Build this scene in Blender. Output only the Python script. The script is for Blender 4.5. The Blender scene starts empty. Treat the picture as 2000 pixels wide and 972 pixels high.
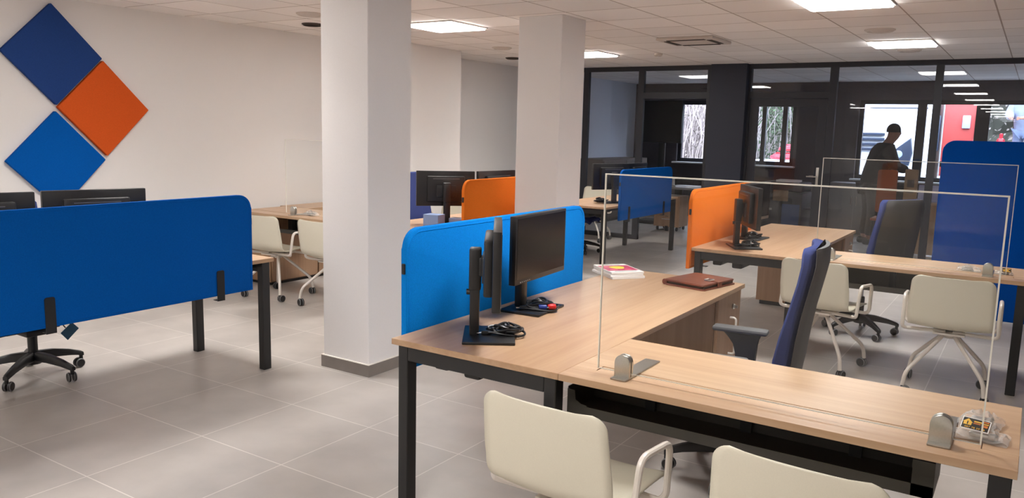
import bpy, bmesh, math, random
from math import sin, cos, pi, radians as R, sqrt, atan2
from mathutils import Vector, Matrix
random.seed(7)
SC = bpy.context.scene
COL = SC.collection
# ------------------------------------------------------------------ materials
def s2l(c):
    return tuple(((v/255)/12.92 if v/255 <= .04045 else ((v/255+.055)/1.055)**2.4) for v in c)
def mat(name, rgb, rough=.5, metal=0., noise=0., nscale=40., spec=.5, coat=0., bump=0., emit=None, estr=0., lin=False):
    m = bpy.data.materials.new(name); m.use_nodes = True
    nt = m.node_tree; b = nt.nodes['Principled BSDF']
    c = tuple(rgb) if lin else s2l(rgb)
    b.inputs['Base Color'].default_value = (*c, 1)
    b.inputs['Roughness'].default_value = rough
    b.inputs['Metallic'].default_value = metal
    b.inputs['Specular IOR Level'].default_value = spec
    b.inputs['Coat Weight'].default_value = coat
    if emit:
        b.inputs['Emission Color'].default_value = (*emit, 1); b.inputs['Emission Strength'].default_value = estr
    if noise or bump:
        tc = nt.nodes.new('ShaderNodeTexCoord'); n = nt.nodes.new('ShaderNodeTexNoise')
        n.inputs['Scale'].default_value = nscale; n.inputs['Detail'].default_value = 4
        nt.links.new(tc.outputs['Object'], n.inputs['Vector'])
        if noise:
            r = nt.nodes.new('ShaderNodeValToRGB')
            r.color_ramp.elements[0].position = .3; r.color_ramp.elements[1].position = .7
            r.color_ramp.elements[0].color = (*[v*(1-noise) for v in c], 1)
            r.color_ramp.elements[1].color = (*[min(1, v*(1+noise)) for v in c], 1)
            nt.links.new(n.outputs['Fac'], r.inputs['Fac']); nt.links.new(r.outputs['Color'], b.inputs['Base Color'])
        if bump:
            bp = nt.nodes.new('ShaderNodeBump'); bp.inputs['Strength'].default_value = bump; bp.inputs['Distance'].default_value = .002
            nt.links.new(n.outputs['Fac'], bp.inputs['Height']); nt.links.new(bp.outputs['Normal'], b.inputs['Normal'])
    return m
def wood(name, c1, c2, axis, rough=.38, scale=1.0):
    m = bpy.data.materials.new(name); m.use_nodes = True
    nt = m.node_tree; b = nt.nodes['Principled BSDF']; b.inputs['Roughness'].default_value = rough
    tc = nt.nodes.new('ShaderNodeTexCoord'); mp = nt.nodes.new('ShaderNodeMapping')
    s = [26*scale]*3; s[axis] = 1.1*scale; mp.inputs['Scale'].default_value = s
    nt.links.new(tc.outputs['Object'], mp.inputs['Vector'])
    n = nt.nodes.new('ShaderNodeTexNoise'); n.inputs['Scale'].default_value = 1.; n.inputs['Detail'].default_value = 6; n.inputs['Roughness'].default_value = .62
    nt.links.new(mp.outputs['Vector'], n.inputs['Vector'])
    mp2 = nt.nodes.new('ShaderNodeMapping'); s2 = [6*scale]*3; s2[axis] = .5*scale; mp2.inputs['Scale'].default_value = s2
    nt.links.new(tc.outputs['Object'], mp2.inputs['Vector'])
    n2 = nt.nodes.new('ShaderNodeTexNoise'); n2.inputs['Scale'].default_value = 1.; n2.inputs['Detail'].default_value = 3
    nt.links.new(mp2.outputs['Vector'], n2.inputs['Vector'])
    mx = nt.nodes.new('ShaderNodeMath'); mx.operation = 'MULTIPLY_ADD'; mx.inputs[1].default_value = .55
    ml = nt.nodes.new('ShaderNodeMath'); ml.operation = 'MULTIPLY'; ml.inputs[1].default_value = .45
    nt.links.new(n2.outputs['Fac'], ml.inputs[0]); nt.links.new(n.outputs['Fac'], mx.inputs[0]); nt.links.new(ml.outputs[0], mx.inputs[2])
    r = nt.nodes.new('ShaderNodeValToRGB')
    r.color_ramp.elements[0].position = .36; r.color_ramp.elements[1].position = .62
    r.color_ramp.elements[0].color = (*s2l(c1), 1); r.color_ramp.elements[1].color = (*s2l(c2), 1)
    nt.links.new(mx.outputs[0], r.inputs['Fac']); nt.links.new(r.outputs['Color'], b.inputs['Base Color'])
    return m
def glassmat(name, tint=(1, 1, 1), ior=1.5, rough=0.0):
    m = bpy.data.materials.new(name); m.use_nodes = True
    nt = m.node_tree; nt.nodes.clear()
    o = nt.nodes.new('ShaderNodeOutputMaterial'); t = nt.nodes.new('ShaderNodeBsdfTransparent'); g = nt.nodes.new('ShaderNodeBsdfGlossy')
    f = nt.nodes.new('ShaderNodeFresnel'); mx = nt.nodes.new('ShaderNodeMixShader')
    t.inputs['Color'].default_value = (*tint, 1); g.inputs['Roughness'].default_value = rough; f.inputs['IOR'].default_value = ior
    ge = nt.nodes.new('ShaderNodeNewGeometry'); sb = nt.nodes.new('ShaderNodeMath'); sb.operation = 'SUBTRACT'; sb.inputs[0].default_value = 1
    mu = nt.nodes.new('ShaderNodeMath'); mu.operation = 'MULTIPLY'
    nt.links.new(ge.outputs['Backfacing'], sb.inputs[1]); nt.links.new(f.outputs[0], mu.inputs[0]); nt.links.new(sb.outputs[0], mu.inputs[1])
    nt.links.new(mu.outputs[0], mx.inputs[0]); nt.links.new(t.outputs[0], mx.inputs[1]); nt.links.new(g.outputs[0], mx.inputs[2]); nt.links.new(mx.outputs[0], o.inputs['Surface'])
    return m
def gridmat(name, tile, grout, sx, sy, ox, oy, mortar, rough, noise=.1, nscale=3., bump=0.):
    """square tiles with thin joints, laid in world metres (object origin at world origin)"""
    m = bpy.data.materials.new(name); m.use_nodes = True
    nt = m.node_tree; b = nt.nodes['Principled BSDF']; b.inputs['Roughness'].default_value = rough
    tc = nt.nodes.new('ShaderNodeTexCoord'); mp = nt.nodes.new('ShaderNodeMapping'); mp.vector_type = 'POINT'
    mp.inputs['Location'].default_value = (-ox, -oy, 0)
    nt.links.new(tc.outputs['Object'], mp.inputs['Vector'])
    br = nt.nodes.new('ShaderNodeTexBrick'); br.offset = 0; br.squash = 1
    br.inputs['Scale'].default_value = 1; br.inputs['Brick Width'].default_value = sx; br.inputs['Row Height'].default_value = sy
    br.inputs['Mortar Size'].default_value = mortar; br.inputs['Mortar Smooth'].default_value = 0.1
    br.inputs['Bias'].default_value = 0
    c = s2l(tile)
    br.inputs['Color1'].default_value = (*[v*.94 for v in c], 1); br.inputs['Color2'].default_value = (*[v*1.06 for v in c], 1)
    br.inputs['Mortar'].default_value = (*s2l(grout), 1)
    nt.links.new(mp.outputs['Vector'], br.inputs['Vector'])
    n = nt.nodes.new('ShaderNodeTexNoise'); n.inputs['Scale'].default_value = nscale; n.inputs['Detail'].default_value = 5
    nt.links.new(tc.outputs['Object'], n.inputs['Vector'])
    r = nt.nodes.new('ShaderNodeMapRange'); r.inputs['From Min'].default_value = .3; r.inputs['From Max'].default_value = .7
    r.inputs['To Min'].default_value = 1-noise; r.inputs['To Max'].default_value = 1+noise
    nt.links.new(n.outputs['Fac'], r.inputs['Value'])
    mul = nt.nodes.new('ShaderNodeVectorMath'); mul.operation = 'MULTIPLY'
    nt.links.new(br.outputs['Color'], mul.inputs[0]); nt.links.new(r.outputs['Result'], mul.inputs[1])
    nt.links.new(mul.outputs['Vector'], b.inputs['Base Color'])
    if bump:
        bp = nt.nodes.new('ShaderNodeBump'); bp.inputs['Strength'].default_value = bump; bp.inputs['Distance'].default_value = .002; bp.invert = True
        nt.links.new(br.outputs['Fac'], bp.inputs['Height']); nt.links.new(bp.outputs['Normal'], b.inputs['Normal'])
    return m

M = {}
M['wall'] = mat('wall_paint', (228, 225, 223), .85, noise=.02, nscale=300, bump=.05)
M['wall_daylit'] = mat('wall_far_daylight_tint', (226, 232, 244), .85)  # far stretch of the left wall, cool daylight put into its colour
M['column'] = mat('column_paint', (230, 227, 226), .8, noise=.015, nscale=200, bump=.05)
M['ceiling'] = gridmat('ceiling_tiles', (246, 242, 239), (176, 164, 156), .6, .585, -.955, 6.48, .006, .9, .012, 160, .8)
M['floor'] = gridmat('floor_tiles', (176, 169, 163), (208, 202, 195), .6, .6, -4.058, 1.842, .003, .36, .13, 2.6, .25)
M['skirting'] = mat('skirting_tile', (128, 120, 114), .5, noise=.08, nscale=8)
M['seam_white'] = mat('skirting_cap', (228, 222, 214), .5)
M['oak_y'] = wood('oak_laminate_y', (166, 131, 100), (186, 155, 125), 1)
M['oak_x'] = wood('oak_laminate_x', (168, 134, 104), (189, 159, 129), 0)
M['oak_z'] = wood('oak_laminate_z', (150, 116, 90), (172, 138, 110), 2)
M['oak_edge'] = mat('oak_edge_band', (170, 124, 84), .45)
M['metal_black'] = mat('powder_black', (28, 28, 29), .45, noise=.05, nscale=400)
M['metal_tray'] = mat('powder_charcoal', (58, 55, 50), .5)
M['blackplastic'] = mat('black_plastic', (24, 24, 26), .42, noise=.04, nscale=300)
M['darkgap'] = mat('dark_gap', (70, 46, 30), .8)
M['screen_off'] = mat('screen_off', (20, 18, 18), .22, spec=.5)
M['monitor'] = mat('monitor_shell', (34, 33, 34), .4, noise=.05, nscale=500)
M['blue_felt'] = mat('bright_blue_felt', (6, 126, 214), .95, noise=.10, nscale=220, spec=.1, bump=.25)
M['blue_felt2'] = mat('mid_blue_felt', (2, 84, 166), .95, noise=.10, nscale=220, spec=.1, bump=.25)  # divider blue darkened to paint the weaker light on them; diamond wears it too
M['navy_felt'] = mat('navy_felt', (38, 66, 126), .95, noise=.10, nscale=220, spec=.1, bump=.25)
M['deep_blue'] = mat('deep_blue_felt', (0, 66, 148), .95, noise=.08, nscale=220, spec=.1, bump=.25)
M['orange_wall'] = mat('burnt_orange_felt', (208, 88, 36), .95, noise=.08, nscale=220, spec=.1, bump=.25)
M['orange_felt'] = mat('orange_felt', (226, 118, 40), .95, noise=.08, nscale=220, spec=.1, bump=.25)
M['cream'] = mat('cream_polypropylene', (210, 204, 186), .45, noise=.02, nscale=300)
M['cream_metal'] = mat('cream_painted_tube', (214, 206, 198), .3, spec=.6)
M['caster'] = mat('caster_rubber', (32, 31, 32), .5)
M['caster_hub'] = mat('caster_hub_grey', (120, 120, 122), .4)
M['navy_fabric'] = mat('navy_upholstery', (54, 64, 112), .9, noise=.08, nscale=260, spec=.15, bump=.2)
M['chair_shell'] = mat('chair_back_shell', (78, 78, 80), .6, noise=.04, nscale=300)
M['chair_trim'] = mat('chair_grey_trim', (150, 150, 150), .5)
M['chrome'] = mat('chrome', (200, 200, 205), .15, 1.)
M['steel'] = mat('brushed_steel', (190, 188, 182), .3, 1., noise=.04, nscale=200)
M['acrylic'] = glassmat('clear_acrylic', (.985, .99, .985), 1.42)
M['acrylic_edge_glow'] = mat('acrylic_edge_glow', (226, 224, 214), .25)  # pale opaque colour, paints the light that glows in acrylic edges
M['glazing'] = glassmat('partition_glazing', (.93, .95, .97), 1.62)
M['window_glass'] = glassmat('window_glazing', (.93, .95, .97), 1.5)
M['frame'] = mat('anthracite_frame', (36, 37, 44), .5, noise=.03, nscale=200)
M['pillar'] = mat('anthracite_pillar', (36, 40, 54), .6, noise=.04, nscale=60)
M['facade'] = mat('dark_taupe_wall', (84, 80, 84), .85, noise=.04, nscale=30)
M['white_sill'] = mat('white_sill', (214, 216, 220), .4)
M['white'] = mat('white_paint', (235, 235, 235), .5)
M['lamp'] = mat('led_diffuser', (255, 255, 255), .5, emit=(1.0, .98, .955), estr=15.)
M['lamp_frame'] = mat('lamp_frame', (230, 226, 220), .5)
M['vent'] = mat('vent_white', (205, 196, 188), .6)
M['vent_dark'] = mat('vent_dark', (60, 50, 44), .7)
M['leather'] = mat('brown_leather', (112, 58, 40), .38, noise=.22, nscale=14, bump=.2)
M['paper'] = mat('paper_white', (236, 234, 232), .6)
M['magenta'] = mat('print_magenta', (190, 30, 90), .35)
M['yellow'] = mat('print_yellow', (250, 225, 50), .35)
M['pink'] = mat('print_pink', (235, 90, 130), .35)
M['cable'] = mat('cable_black', (22, 22, 24), .38)
M['red_plug'] = mat('red_plug', (190, 26, 28), .4)
M['blue_plug'] = mat('blue_plug', (24, 50, 130), .4)
M['boxblue'] = mat('pale_blue_card', (126, 148, 190), .6)
M['boxblue2'] = mat('grey_blue_card', (128, 138, 168), .6)
M['film'] = glassmat('plastic_film', (.96, .95, .95), 1.9, .08)
_nt = M['film'].node_tree; _o = [n for n in _nt.nodes if n.type == 'OUTPUT_MATERIAL'][0]; _src = _o.inputs['Surface'].links[0].from_socket
_d = _nt.nodes.new('ShaderNodeBsdfDiffuse'); _d.inputs['Color'].default_value = (.9, .88, .86, 1); _m = _nt.nodes.new('ShaderNodeMixShader'); _m.inputs[0].default_value = .24
_nt.links.new(_src, _m.inputs[1]); _nt.links.new(_d.outputs[0], _m.inputs[2]); _nt.links.new(_m.outputs[0], _o.inputs['Surface'])
M['label_black'] = mat('label_black', (16, 12, 10), .5)
M['label_gold'] = mat('label_gold', (228, 178, 66), .5)
M['label_orange'] = mat('label_orange', (200, 110, 40), .5)
M['tag_blue'] = mat('tag_teal_card', (44, 92, 124), .6)
M['skin'] = mat('skin', (150, 100, 80), .6)
M['coat'] = mat('dark_coat', (34, 32, 36), .9)
M['jacket'] = mat('grey_jacket', (120, 128, 150), .9, noise=.15, nscale=12)
M['trousers'] = mat('grey_work_trousers', (96, 108, 136), .9, noise=.12, nscale=12)
M['hair'] = mat('dark_hair', (36, 28, 24), .8)
M['truck_white'] = mat('truck_white', (205, 210, 216), .35)
M['truck_dark'] = mat('truck_grille', (34, 46, 66), .45)
M['truck_red'] = mat('truck_red', (160, 52, 48), .5, noise=.05, nscale=6)
M['truck_glass'] = mat('truck_glass', (60, 72, 92), .1)
M['lampglass'] = mat('headlamp', (150, 165, 190), .15)
M['hose'] = mat('red_hose', (190, 30, 48), .5)
M['asphalt'] = mat('asphalt', (120, 122, 124), .9, noise=.1, nscale=8)
M['leaf'] = mat('leaf_green', (62, 80, 52), .7, noise=.3, nscale=5)
M['leaf_dry'] = mat('leaf_dry', (112, 104, 98), .8, noise=.25, nscale=5)
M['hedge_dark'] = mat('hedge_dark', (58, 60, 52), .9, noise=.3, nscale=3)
M['twig'] = mat('twig', (150, 140, 138), .9)
M['copier'] = mat('copier_dark', (46, 47, 54), .5)
M['copier_blue'] = mat('copier_blue', (52, 78, 124), .5)
M['grey_table'] = mat('grey_table', (112, 112, 116), .4)
M['brown_board'] = mat('orange_brown_board', (150, 72, 36), .6, noise=.1, nscale=6)
M['card'] = mat('kraft_card', (150, 122, 96), .8, noise=.06, nscale=20)
M['lavender'] = mat('lavender', (170, 172, 205), .5)
M['extred'] = mat('bottle_red', (210, 26, 46), .35)
M['taupe_cab'] = mat('taupe_cabinet', (104, 92, 84), .7)
M['tvblack'] = mat('tv_black', (16, 18, 26), .3)

# ------------------------------------------------------------------ mesh helpers
class MB:
    def __init__(s, sx=1, o=(0, 0, 0)):
        s.bm = bmesh.new(); s.sx = sx; s.o = o; s.mi = 0
    def P(s, p): return Vector(((p[0]-s.o[0])*s.sx, p[1]-s.o[1], p[2]-s.o[2]))
    def face(s, vs):
        try: f = s.bm.faces.new(vs); f.material_index = s.mi; return f
        except ValueError: return None
    def box(s, x0, x1, y0, y1, z0, z1, bev=0, seg=2, edge_mi=None):
        v = [s.bm.verts.new(s.P(p)) for p in ((x0,y0,z0),(x1,y0,z0),(x1,y1,z0),(x0,y1,z0),(x0,y0,z1),(x1,y0,z1),(x1,y1,z1),(x0,y1,z1))]
        fs = [s.face([v[i] for i in q]) for q in ((3,2,1,0),(4,5,6,7),(0,1,5,4),(1,2,6,5),(2,3,7,6),(3,0,4,7))]
        if edge_mi is not None:
            for f in fs[2:]: f.material_index = edge_mi
        if bev:
            es = list({e for f in fs for e in f.edges})
            bmesh.ops.bevel(s.bm, geom=es, offset=bev, segments=seg, affect='EDGES', profile=.5)
        return s
    def tube(s, pts, r, n=10, closed=False, rads=None):
        pts = [s.P(p) for p in pts]; N = len(pts); rings = []
        def tan(i):
            if closed: d = pts[(i+1) % N]-pts[(i-1) % N]
            elif i == 0: d = pts[1]-pts[0]
            elif i == N-1: d = pts[-1]-pts[-2]
            else: d = (pts[i+1]-pts[i]).normalized()+(pts[i]-pts[i-1]).normalized()
            return d.normalized() if d.length > 1e-9 else Vector((0, 0, 1))
        t0 = tan(0); up = Vector((0, 0, 1)) if abs(t0.z) < .9 else Vector((1, 0, 0))
        a = t0.cross(up).normalized()
        for i in range(N):
            t = tan(i); a = (a-t*a.dot(t))
            a = a.normalized() if a.length > 1e-6 else t.orthogonal().normalized()
            b = t.cross(a); rr = rads[i] if rads else r
            rings.append([s.bm.verts.new(pts[i]+(a*cos(2*pi*k/n)+b*sin(2*pi*k/n))*rr) for k in range(n)])
        for i in range(N if closed else N-1):
            A, B = rings[i], rings[(i+1) % N]
            off = 0
            if closed and i == N-1:
                off = min(range(n), key=lambda o_: (A[0].co-B[o_ % n].co).length)
            for k in range(n): s.face([A[k], A[(k+1) % n], B[(k+1+off) % n], B[(k+off) % n]])
        if not closed:
            s.face(list(reversed(rings[0]))); s.face(rings[-1])
        return s
    def prism(s, poly, axis, a, b, bev=0):
        """poly: 2-D outline in the two axes other than axis (in x,y,z order)"""
        def mk(p, h):
            q = list(p); q.insert(axis, h); return s.bm.verts.new(s.P(q))
        A = [mk(p, a) for p in poly]; B = [mk(p, b) for p in poly]; n = len(poly)
        fs = [s.face(list(reversed(A))), s.face(B)]
        sd = [s.face([A[i], A[(i+1) % n], B[(i+1) % n], B[i]]) for i in range(n)]
        if bev:
            es = list(fs[0].edges)+list(fs[1].edges)
            bmesh.ops.bevel(s.bm, geom=es, offset=bev, segments=3, affect='EDGES', profile=.5)
        return s
    def lathe(s, prof, c=(0, 0, 0), n=20, axis=2):
        rings = []
        for r, h in prof:
            ring = []
            for k in range(n):
                a = 2*pi*k/n; q = [r*cos(a), r*sin(a)]; q.insert(axis, h)
                ring.append(s.bm.verts.new(s.P((c[0]+q[0], c[1]+q[1], c[2]+q[2]))))
            rings.append(ring)
        for A, B in zip(rings, rings[1:]):
            for k in range(n): s.face([A[k], A[(k+1) % n], B[(k+1) % n], B[k]])
        s.face(list(reversed(rings[0]))); s.face(rings[-1])
        return s
    def grid(s, rows, closed_u=False, alt=()):
        V = [[s.bm.verts.new(s.P(p)) for p in r] for r in rows]
        for i, (a, b) in enumerate(zip(V, V[1:])):
            m = len(a)
            for k in range(m if closed_u else m-1):
                f = s.face([a[k], a[(k+1) % m], b[(k+1) % m], b[k]])
                if f and i in alt: f.material_index = 1
        return V
    def build(s, name, mats, parent=None, smooth=True, ang=35, mods=(), recalc=True):
        if recalc: bmesh.ops.recalc_face_normals(s.bm, faces=s.bm.faces[:])
        me = bpy.data.meshes.new(name); s.bm.to_mesh(me); s.bm.free()
        for m in (mats if isinstance(mats, (list, tuple)) else [mats]): me.materials.append(M[m])
        if smooth:
            for p in me.polygons: p.use_smooth = True
            me.set_sharp_from_angle(angle=R(ang))
        ob = bpy.data.objects.new(name, me); COL.objects.link(ob)
        if parent: ob.parent = parent
        return ob
def thing(name, label, cat, loc=(0, 0, 0), rz=0, group=None):
    o = bpy.data.objects.new(name, None); COL.objects.link(o); o.empty_display_size = .1
    o.location = loc; o.rotation_euler = (0, 0, rz); o['label'] = label; o['category'] = cat
    if group: o['group'] = group
    return o
def tag(o, label, cat, group=None, loc=None):
    o['label'] = label; o['category'] = cat
    if group: o['group'] = group
    if loc is not None: o.location = loc
    return o
def struct(o, label=None):
    o['kind'] = 'structure'
    if label: o['label'] = label
    return o
def dup(root, loc, rz, label=None, group=None):
    r = root.copy(); COL.objects.link(r); r.location = loc; r.rotation_euler = (0, 0, rz)
    if label: r['label'] = label
    if group: r['group'] = group
    for ch in list(root.children):
        c = ch.copy(); COL.objects.link(c); c.parent = r
        for g in ch.children:
            d = g.copy(); COL.objects.link(d); d.parent = c
    return r
def rounded(pts, r, seg=6, closed=False):
    out = []; P = [Vector(p) for p in pts]; n = len(P)
    for i, p in enumerate(P):
        if not closed and i in (0, n-1): out.append(p); continue
        a = P[(i-1) % n]-p; b = P[(i+1) % n]-p
        d = min(r, a.length*.49, b.length*.49); a = p+a.normalized()*d; b = p+b.normalized()*d
        for k in range(seg+1):
            t = k/seg; out.append(a*(1-t)**2+p*2*t*(1-t)+b*t*t)
    return [tuple(v) for v in out]
def rrect(a0, a1, b0, b1, r, corners=(1, 1, 1, 1), seg=8):
    """outline, corners flags: (a0b0, a1b0, a1b1, a0b1)"""
    out = []
    for (ca, cb, st, fl) in ((a0, b0, pi, corners[0]), (a1, b0, 1.5*pi, corners[1]), (a1, b1, 0, corners[2]), (a0, b1, .5*pi, corners[3])):
        if not fl: out.append((ca, cb)); continue
        cx = ca+(r if ca == a0 else -r); cy = cb+(r if cb == b0 else -r)
        for k in range(seg+1):
            t = st+(pi/2)*k/seg; out.append((cx+r*cos(t), cy+r*sin(t)))
    return out

# ------------------------------------------------------------------ room shell
CH = 2.56
RX1, RY0, YP, YF = 4.4, -16.5, 11.12, 15.05
b = MB(); b.box(-7.2, RX1+.3, RY0-.2, YF, -.12, 0); struct(b.build('floor', 'floor', smooth=False))
b = MB(); b.box(-7.2, RX1+.3, RY0-.2, YF+.3, CH, CH+.12); struct(b.build('ceiling', 'ceiling', smooth=False))
b = MB(); b.box(-7.1, -6.73, RY0, 8.29, 0, CH); b.box(-7.1, -6.87, 8.29, YP, 0, CH); b.box(-6.73, -6.205, 6.95, 8.29, 0, CH)
struct(b.build('wall_left', 'wall', smooth=False))
b = MB(); b.box(RX1, RX1+.2, RY0, YF, 0, CH); struct(b.build('wall_right', 'wall', smooth=False))
b = MB(); b.box(-7.1, RX1+.2, RY0-.2, RY0, 0, CH); struct(b.build('wall_back', 'wall', smooth=False))
b = MB(); b.box(-7.1, -6.87, YP, YF, 0, CH); struct(b.build('wall_left', 'wall_daylit', smooth=False))
def skirt(name, x0, x1, y0, y1):
    q = MB(); q.box(x0, x1, y0, y1, 0, .075); ob = q.build(name, 'skirting', smooth=False); struct(ob); return ob
skirt('baseboard_left', -6.73, -6.718, RY0, 6.95)
skirt('baseboard_left', -6.205, -6.193, 6.94, 8.30)
# columns
def column(x0, x1, y0, y1):
    q = MB(); q.box(x0, x1, y0, y1, 0, CH, .004, 1); c = q.build('column', 'column', smooth=False); struct(c)
    q = MB(); q.box(x0-.012, x1+.012, y0-.012, y1+.012, 0, .078); k = q.build('baseboard_column', 'skirting', c, smooth=False)
    q = MB(); q.box(x0-.013, x1+.013, y0-.013, y1+.013, .078, .083); q.build('trim_column', 'seam_white', c, smooth=False)
column(-3.872, -3.468, 3.688, 4.095)
column(-3.862, -3.432, 5.985, 6.4)
# ceiling fittings
lampx, lampy = (-4.835, -1.255), [9.095-2.9*k for k in range(9)]
first = None
def lamp_label(i, j):
    if (i, j) == (0, 1): return 'square lit ceiling panel directly right of the thick front column'
    if (i, j) == (0, 0): return 'square lit ceiling panel peeking out right of the second column'
    if (i, j) == (1, 0): return 'square lit ceiling panel nearest the dark glass partition, right side'
    if (i, j) == (1, 1): return 'large lit ceiling panel cut by the top edge of the photo'
    return 'square lit ceiling panel out of frame behind or beside the viewpoint'
for i, lx in enumerate(lampx):
    for j, ly in enumerate(lampy):
        lab = lamp_label(i, j); grp = 'lit ceiling panels' 
        if first is None:
            t = thing('ceiling_light', lab, 'ceiling light', (lx, ly, CH), 0, grp)
            q = MB(); q.box(-.297, .297, -.292, .292, -.012, -.001, .002, 1); q.build('frame', 'lamp_frame', t, smooth=False)
            q = MB(); q.prism(rrect(-.285, .285, -.28, .28, .03), 2, -.024, -.0125); q.build('diffuser', 'lamp', t, smooth=False)
            ld = bpy.data.lights.new('led_array', 'AREA'); ld.shape = 'RECTANGLE'; ld.size = .56; ld.size_y = .55; ld.energy = 12.5; ld.spread = R(125); ld.color = (1.0, .98, .955)
            lo = bpy.data.objects.new('led_array', ld); COL.objects.link(lo); lo.parent = t; lo.location = (0, 0, -.0255)
            first = t
        else: dup(first, (lx, ly, CH), 0, lab, grp)
def round_vent(x, y, r, label, dark):
    t = thing('ceiling_vent', label, 'ceiling vent', (x, y, CH), 0, 'round ceiling fittings')
    q = MB(); q.lathe([(r, 0), (r, -.006), (r*.82, -.02), (r*.7, -.012)], n=28); q.build('rim', 'vent_dark' if dark else 'vent', t)
    q = MB(); q.lathe([(r*.62, -.004), (r*.62, -.012), (r*.4, -.026 if not dark else -.012), (.01, -.03 if not dark else -.012)], n=28); q.build('cone', 'vent_dark' if dark else 'vent', t)
    q = MB(); q.lathe([(r*.72, -.001), (r*.72, -.011), (r*.6, -.0115)], n=28); q.build('slot', 'vent_dark', t)
round_vent(-5.46, 5.08, .12, 'round ceiling air diffuser cut off by the front column, upper one', False)
round_vent(-5.99, 5.6, .10, 'dark round ceiling outlet cut off by the front column, lower one', True)
round_vent(-5.47, 8.11, .12, 'pale round ceiling diffuser between the two columns', False)
round_vent(-6.09, 9.3, .10, 'dark round ceiling outlet beside the second column near the left wall', True)
round_vent(-1.29, 7.94, .13, 'round ceiling diffuser just behind the lit panel on the right', False)
round_vent(-1.28, 9.83, .12, 'small round ceiling diffuser between right lit panel and glass partition', False)
t = thing('air_conditioner', 'flat ceiling cassette air conditioner in the tiles with dark slots', 'air conditioner', (-3.08, 8.1, CH))
q = MB(); q.box(-.3, .3, -.29, .29, -.03, 0, .01); q.build('cover', 'vent', t)
for k, (x0, x1, y0, y1) in enumerate(((-.2, .2, -.255, -.2), (-.2, .2, .2, .255), (.2, .255, -.18, .18), (-.255, -.2, -.18, .18))):
    q = MB(); q.box(x0, x1, y0, y1, -.034, -.029, .001, 1); q.build('slot', 'vent_dark', t, smooth=False)
t = thing('smoke_detector', 'small pale smoke detector on the ceiling left of the air conditioner', 'smoke detector', (-4.0, 9.35, CH))
q = MB(); q.lathe([(.05, 0), (.05, -.02), (.035, -.035), (.005, -.037)]); q.build('housing', 'vent', t)
q = MB(); q.lathe([(.012, -.03), (.012, -.042), (.003, -.043)], n=10); q.build('sensor', 'white', t)

# ------------------------------------------------------------------ glass partition
fr = MB()
bars = [(-6.87, -6.80), (-5.945, -5.855), (-5.035, -4.945), (-2.348, -2.252), (-1.13, -1.045), (.0, .09), (1.2, 1.29), (2.4, 2.49), (3.5, 3.59), (RX1-.07, RX1)]
for x0, x1 in bars: fr.box(x0, x1, YP-.03, YP+.03, 0, CH)
fr.box(-6.87, RX1, YP-.031, YP+.031, 2.495, CH)
fr.box(-6.87, -4.945, YP-.031, YP+.031, 0, .065)
fr.box(-2.348, RX1, YP-.031, YP+.031, 0, .065)
fr.box(-4.945, -3.905, YP-.031, YP+.031, 2.095, 2.185)
fr.box(-3.37, -2.30, YP-.031, YP+.031, 2.10, 2.185)
fr.box(-3.985, -3.905, YP-.032, YP+.032, 0, CH)
fr.box(-3.42, -3.365, YP-.032, YP+.032, 0, CH)
wf = struct(fr.build('wall_front', 'frame', smooth=False))
def pane(x0, x1, z0, z1, y=YP, par=wf, m='glazing', th=.008, name='pane'):
    q = MB(); q.box(x0, x1, y-th/2, y+th/2, z0, z1); return q.build(name, m, par, smooth=False)
gl = [(-6.80, -5.945), (-5.855, -5.035)]+[(bars[i][1], bars[i+1][0]) for i in range(3, len(bars)-1)]
for x0, x1 in gl: pane(x0, x1, .065, 2.495)
pane(-4.945, -3.985, 2.185, 2.495); pane(-3.365, -2.348, 2.185, 2.495)
q = MB(); q.box(-3.905, -3.40, YP-.14, YP+.16, 0, CH, .004, 1); struct(q.build('column', 'pillar', smooth=False))
# door leaf in the partition (closed): dark frame with glass
dr = MB()
dr.box(-3.36, -3.25, YP-.025, YP+.025, .01, 2.09); dr.box(-2.46, -2.352, YP-.025, YP+.025, .01, 2.09)
dr.box(-3.25, -2.46, YP-.025, YP+.025, 1.99, 2.09); dr.box(-3.25, -2.46, YP-.025, YP+.025, .01, .2)
d1 = struct(dr.build('door_1', 'frame', smooth=False))
pane(-3.25, -2.46, .2, 1.99, par=d1)
for sy in (-1, 1):
    q = MB(); q.box(-2.43, -2.395, YP+sy*.025, YP+sy*.032, .95, 1.2, .003); q.tube(rounded([(-2.412, YP+sy*.03, 1.08), (-2.412, YP+sy*.075, 1.08), (-2.54, YP+sy*.075, 1.08)], .02), .009)
    q.build('handle', 'steel', d1)

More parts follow.
